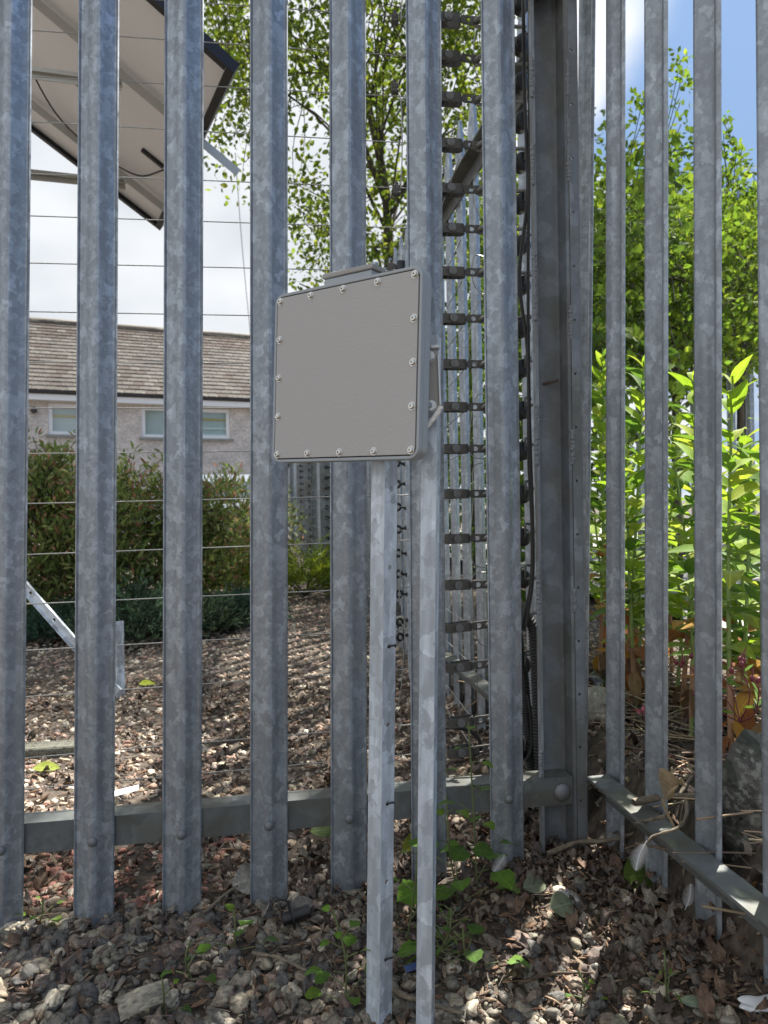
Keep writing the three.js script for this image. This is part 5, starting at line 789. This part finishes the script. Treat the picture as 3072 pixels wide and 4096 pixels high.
// ───────────────────────── things lying about
{
  const S = 1 / PXS, gy = (p, k = 0) => { p.y = G(p.x, p.z) + k; return p; };
  // black plastic cap
  { const g = thing('black_stopper', 'black plastic cap with a flat flange lying on the pebbles', 'cap', gy(level(640, 1996, 0.03), 0.03)); g.rotation.set(0.1, 0.35, 0.1); mesh('body', new THREE.CylinderGeometry(0.011, 0.012, 0.05, 18).rotateZ(Math.PI / 2), M.black, g); mesh('flange', new THREE.CylinderGeometry(0.024, 0.024, 0.003, 24).rotateZ(Math.PI / 2).translate(-0.008, 0.004, 0), M.black, g); }
  // clear plastic strip
  { const pg = new THREE.PlaneGeometry(0.078, 0.034, 12, 4), p = pg.attributes.position; for (let i = 0; i < p.count; i++) p.setZ(i, 0.012 * Math.cos(p.getX(i) * 42) * 0.4 + 0.004 * Math.sin(p.getY(i) * 90)); pg.rotateX(-Math.PI / 2); pg.computeVertexNormals();
    const m = mesh('plastic_strip', pg, new THREE.MeshPhysicalMaterial({ map: T_SPECK, color: lin(0.72, 0.66, 0.52), roughness: 0.35, transmission: 0.3, thickness: 0, side: THREE.DoubleSide })); m.position.copy(gy(level(312, 2132, 0.04), 0.034)); m.rotation.set(0.3, 0.55, 0.05, 'YXZ'); tag(m, 'crumpled translucent beige plastic strip on the dark pebbles', 'litter'); }
  const card = (x, y, w, d, col, yaw, label, lift = 0.015, yl = 0.02) => { const m = mesh('scrap', rbox(w, 0.002, d, 0.0008), std({ color: lin(...col), roughness: 0.7 })); m.position.copy(gy(level(x, y, yl), lift)); m.rotation.set(0.12, yaw, 0.08); tag(m, label, 'litter'); };
  card(268, 1730, 0.075, 0.03, [0.75, 0.76, 0.78], 0.35, 'white card scrap on the gravel just behind the rail', 0.03);
  card(985, 1660, 0.05, 0.03, [0.6, 0.06, 0.1], 1.0, 'pinkish red wrapper scrap on the soil under the strainers', 0.03);
  card(888, 2085, 0.022, 0.014, [0.10, 0.16, 0.4], 0.3, 'small blue plastic flake between the mounting posts', 0.014);
  card(1090, 1590 + 60, 0.07, 0.02, [0.5, 0.52, 0.53], 0.9, 'grey white scrap behind the pale nearest the corner post', 0.02);
  { const g = pebbleGeo(71, 5, 0.45, 0.5); { const p = g.attributes.position; for (let i = 0; i < p.count; i++) { const k = 1 + 0.22 * (vnoise(p.getX(i) * 9, p.getY(i) * 9, p.getZ(i) * 9 + 3) - 0.5) + 0.12 * (vnoise(p.getX(i) * 21, p.getY(i) * 21, p.getZ(i) * 21) - 0.5); p.setXYZ(i, p.getX(i) * k, p.getY(i) * k, p.getZ(i) * k); } g.computeVertexNormals(); } const m = mesh('foam_lump', g, std({ color: lin(0.72, 0.74, 0.76), roughness: 0.9 })); m.scale.set(0.027, 0.014, 0.02); m.position.copy(gy(level(1640, 2195, 0.06), 0.012)); tag(m, 'crumbly white foam lump on the gravel below the side rail', 'litter'); }
  // boulder behind the side rail and pale slab
  { const bg = pebbleGeo(55, 4, 0.3, 1); { const p = bg.attributes.position, uv = []; for (let i = 0; i < p.count; i++) uv.push(p.getX(i) * 0.15 + p.getZ(i) * 0.16, p.getY(i) * 0.23); bg.setAttribute('uv', new THREE.Float32BufferAttribute(uv, 2)); } const m = mesh('boulder', bg, M.stone), p = side(1640, 1830, 0.83); m.scale.set(0.085, 0.145, 0.12); m.position.copy(p).setY(G(p.x, p.z) - 0.02); m.rotation.y = 0.6; tag(m, 'lichen spotted grey boulder against the side fence', 'boulder'); }
  { const m = mesh('concrete_lump', pebbleGeo(58, 3, 0.32, 0.9), std({ map: T_SPECK, color: lin(0.62, 0.60, 0.55), roughness: 0.95 })), p = side(1296, 1625, 0.86); m.scale.set(0.07, 0.075, 0.09); m.position.copy(gy(p, 0.02)); tag(m, 'pale concrete lump behind the first pale next to the corner post', 'rubble'); }
  { const g = new THREE.IcosahedronGeometry(1, 5), p = g.attributes.position, v = V3(); for (let i = 0; i < p.count; i++) { v.fromBufferAttribute(p, i); const k = 1 + 0.5 * Math.abs(fbm(v.x * 2.4 + 4, v.y * 2.4, v.z * 2.4, 4) - 0.5) * 2 - 0.15; p.setXYZ(i, v.x * k, v.y * k, v.z * k); } const gg = mergeVertices(g.deleteAttribute('normal').deleteAttribute('uv')); gg.computeVertexNormals();
    const m = mesh('plastic_bag', gg, std({ color: lin(0.012, 0.012, 0.013), roughness: 0.22 })), q = side(1340, 1500, 1.06); m.scale.set(0.16, 0.045, 0.10); m.rotation.y = 1.2; m.position.copy(gy(q, 0.03)); tag(m, 'crumpled shiny black plastic bag lying among the weed stems', 'bag'); }
  { const m = mesh('kerb_block', rbox(0.30, 0.07, 0.08, 0.012), std({ map: T_STONE, color: lin(1.4, 1.4, 1.3), roughness: 0.95 })); m.position.copy(gy(level(75, 1618, 0.03), 0.0)); m.rotation.y = 0.15; tag(m, 'low stone kerb block half sunk in the gravel', 'kerb'); }
  // twigs
  const tw = (pts, r0, r1, mat, label, side0 = []) => { const g = thing('twig', label, 'twig', pts[0].clone()); mesh('stem', knob(limb(pts.map((p) => p.clone().sub(pts[0])), r0, r1, 44, 7), 7), mat, g); for (const s of side0) mesh('side_shoot', knob(limb(s.map((p) => p.clone().sub(pts[0])), r1 * 0.75, r1 * 0.35, 34, 6), 6), mat, g); };
  function knob(g, rad) { const p = g.attributes.position, n = g.attributes.normal; for (let i = 0; i < p.count; i++) { const ring = Math.floor(i / (rad + 1)), k = (hash3(ring, 3, rad) - 0.4) * 0.0016 + (i % (rad + 1) < rad ? (hash3(ring, i % (rad + 1), 9) - 0.5) * 0.0009 : (hash3(ring, 0, 9) - 0.5) * 0.0009); p.setXYZ(i, p.getX(i) + n.getX(i) * k, p.getY(i) + n.getY(i) * k, p.getZ(i) + n.getZ(i) * k); } return g; }
  tw([gy(level(1183, 1856, 0.05), 0.02), gy(level(1250, 1842, 0.05), 0.03), level(1320, 1815, 0.085), level(1386, 1793, 0.11)], 0.0055, 0.0032, M.twig, 'pale bare twig lying from the corner post to the side rail');
  tw([side(1368, 1733, 0.655), side(1430, 1722, 0.72), side(1505, 1720, 0.78), side(1580, 1716, 0.83), side(1650, 1714, 0.86)], 0.0066, 0.0055, M.twig, 'knobbly grey branch poking through the side fence over the rail', [[side(1482, 1724, 0.74), side(1483, 1760, 0.70), side(1462, 1790, 0.66), side(1405, 1812, 0.62), side(1382, 1862, 0.60)], [side(1450, 1760, 0.66), side(1400, 1772, 0.655), side(1372, 1778, 0.65)], [side(1470, 1715, 0.78), side(1500, 1670, 0.82), side(1560, 1610, 0.86)]]);
  tw([gy(level(850, 2126, 0.02), 0.02), gy(level(895, 2145, 0.02), 0.024), gy(level(1002, 2172, 0.02), 0.02)], 0.0042, 0.003, M.twig, 'brown twig lying behind the feet of the mounting posts');
  tw([gy(level(545, 2062, 0.02), 0.02), gy(level(600, 2075, 0.02), 0.026), gy(level(662, 2092, 0.02), 0.022)], 0.0028, 0.002, M.twig, 'thin straw coloured stalk on the pebbles');
  tw([gy(level(1120, 2112, 0.03), 0.018), gy(level(1180, 2106, 0.03), 0.024), gy(level(1282, 2104, 0.03), 0.018)], 0.0024, 0.0018, M.twigDark, 'small dark twig on bare soil');
  tw([gy(level(440, 1990, 0.02), 0.02), gy(level(500, 1950, 0.02), 0.03), gy(level(545, 1915, 0.02), 0.02)], 0.003, 0.002, M.twig, 'bent twig among litter between two pales');
  // loose leaves with a look of their own
  const lf = (p, L, W, col, rot, label, o = {}, tr = 0.35) => { const m = mesh('fallen_leaf', leafGeo(L, W, { n: 10, fold: 0.2, curl: 0.4, wave: 0.03, belly: 0.48, tip: 0.7, ...o }), tr ? leafMat(lin(...col), tr) : dryMat(lin(...col))); m.position.copy(p); m.rotation.set(...rot, 'YXZ'); tag(m, label, 'leaf'); };
  lf(gy(level(1348, 1915, 0.06), 0.03), 0.062, 0.066, [0.10, 0.15, 0.03], [0.75, 0.2, 0.1], 'round dark green leaf lying in the litter before the side rail');
  lf(side(1395, 1760, 0.74), 0.085, 0.055, [0.07, 0.14, 0.025], [0.4, 0.2, 1.25], 'upright dark green leaf behind the side rail branch');
  lf(side(1478, 1690, 0.665), 0.085, 0.06, [0.46, 0.34, 0.22], [0.9, 2.6, -0.5], 'curled tan leaf draped over the knobbly branch', { curl: 1.9, fold: 0.55, wave: 0.2, tip: 0.5 }, 0.2);
  lf(gy(level(1190, 1995, 0.04), 0.03), 0.05, 0.045, [0.26, 0.30, 0.22], [0.7, 0.4, 0.15], 'pale green leaf back lying on small stones');
  lf(gy(level(1130, 1955, 0.04), 0.03), 0.05, 0.034, [0.24, 0.27, 0.20], [0.5, 0.3, 0.1], 'pale green pointed leaf on brown litter');
  lf(gy(level(1465, 2172, 0.05), 0.03), 0.05, 0.018, [0.34, 0.42, 0.32], [0.3, -0.1, 0], 'narrow pale grey green leaf on the gravel');
  lf(gy(level(1600, 2050, 0.07), 0.02), 0.07, 0.05, [0.36, 0.20, 0.09], [1.2, 0.5, 0.9], 'orange brown leaf standing below the side rail', {}, 0.2);
  lf(gy(level(500, 1930, 0.03), 0.03), 0.085, 0.06, [0.52, 0.50, 0.44], [0.6, 0.5, 0.3], 'pale grey papery leaf between two pales', { wave: 0.12, curl: 0.9 }, 0);
  lf(gy(level(670, 1812, 0.03), 0.03), 0.075, 0.045, [0.16, 0.22, 0.10], [0.5, 0.3, 0.1], 'dull green leaf on litter behind the front fence');
  lf(gy(level(70, 1668, 0.02), 0.02), 0.08, 0.045, [0.34, 0.40, 0.08], [0.3, 0.1, 0.1], 'yellow green leaf on bark litter inside the compound');
  lf(gy(level(870, 1860, 0.03), 0.03), 0.06, 0.032, [0.28, 0.32, 0.06], [0.9, 1.2, 0.9], 'yellowing leaf standing between the mounting posts');
  lf(gy(level(630, 2078 - 90, 0.03), 0.03), 0.05, 0.035, [0.35, 0.32, 0.27], [0.4, 0.8, 0.2], 'small pale leaf beside the black cap', {}, 0);
  lf(gy(level(300, 1492, 0.0), 0.02), 0.07, 0.045, [0.40, 0.48, 0.05], [0.3, 0.4, 0.1], 'bright yellow leaf near the stake');
  // feathers: a shaft with a vane of separate barbs
  const feather = (p, dir, L, label) => { const g = thing('feather', label, 'feather', p, 0, 'white feathers on the litter'), m = std({ color: lin(0.7, 0.7, 0.7), roughness: 0.8, side: THREE.DoubleSide }), d = dir.clone().normalize(), sd = V3().crossVectors(d, V3(0, 0.4, 1)).normalize(), c = new THREE.QuadraticBezierCurve3(V3(), d.clone().multiplyScalar(L * 0.5).addScaledVector(sd, L * 0.12), d.clone().multiplyScalar(L)); mesh('shaft', new THREE.TubeGeometry(c, 10, 0.0006, 5), m, g); const bl = []; for (let k = 3; k < 26; k++) { const t = k / 26, q = c.getPoint(t), w = L * 0.26 * Math.sin(Math.PI * Math.pow(t, 0.7)) + 0.002; for (const s of [-1, 1]) { const e = q.clone().addScaledVector(sd, s * w).addScaledVector(d, w * 0.9), u = d.clone().multiplyScalar(0.0011); const bg = new THREE.BufferGeometry(); bg.setAttribute('position', new THREE.Float32BufferAttribute([...q.toArray(), ...q.clone().add(u).toArray(), ...e.toArray()], 3)); bg.setAttribute('uv', new THREE.Float32BufferAttribute([0, 0, 1, 0, 0, 1], 2)); bg.computeVertexNormals(); bl.push(bg); } } mesh('vane', merge(bl), m, g); };
  feather(side(1398, 1815, 0.60).setY(side(1398, 1815, 0.60).y), V3(-0.5, -1, 0.2), 0.05, 'white feather hanging at the side rail edge');
  feather(gy(level(1480, 1998, 0.06), 0.02), V3(0.25, 1, 0), 0.045, 'white tufted feather standing in the litter by the side rail');
  feather(gy(level(1195, 1960, 0.04), 0.03), V3(0.7, -0.1, 0.6), 0.05, 'long curved pale feather on dark soil');
  feather(gy(level(1060, 1905, 0.04), 0.02), V3(0.6, 0.75, 0), 0.045, 'bent white feather below the pale nearest the corner post');
}

renderer.render(scene, camera);
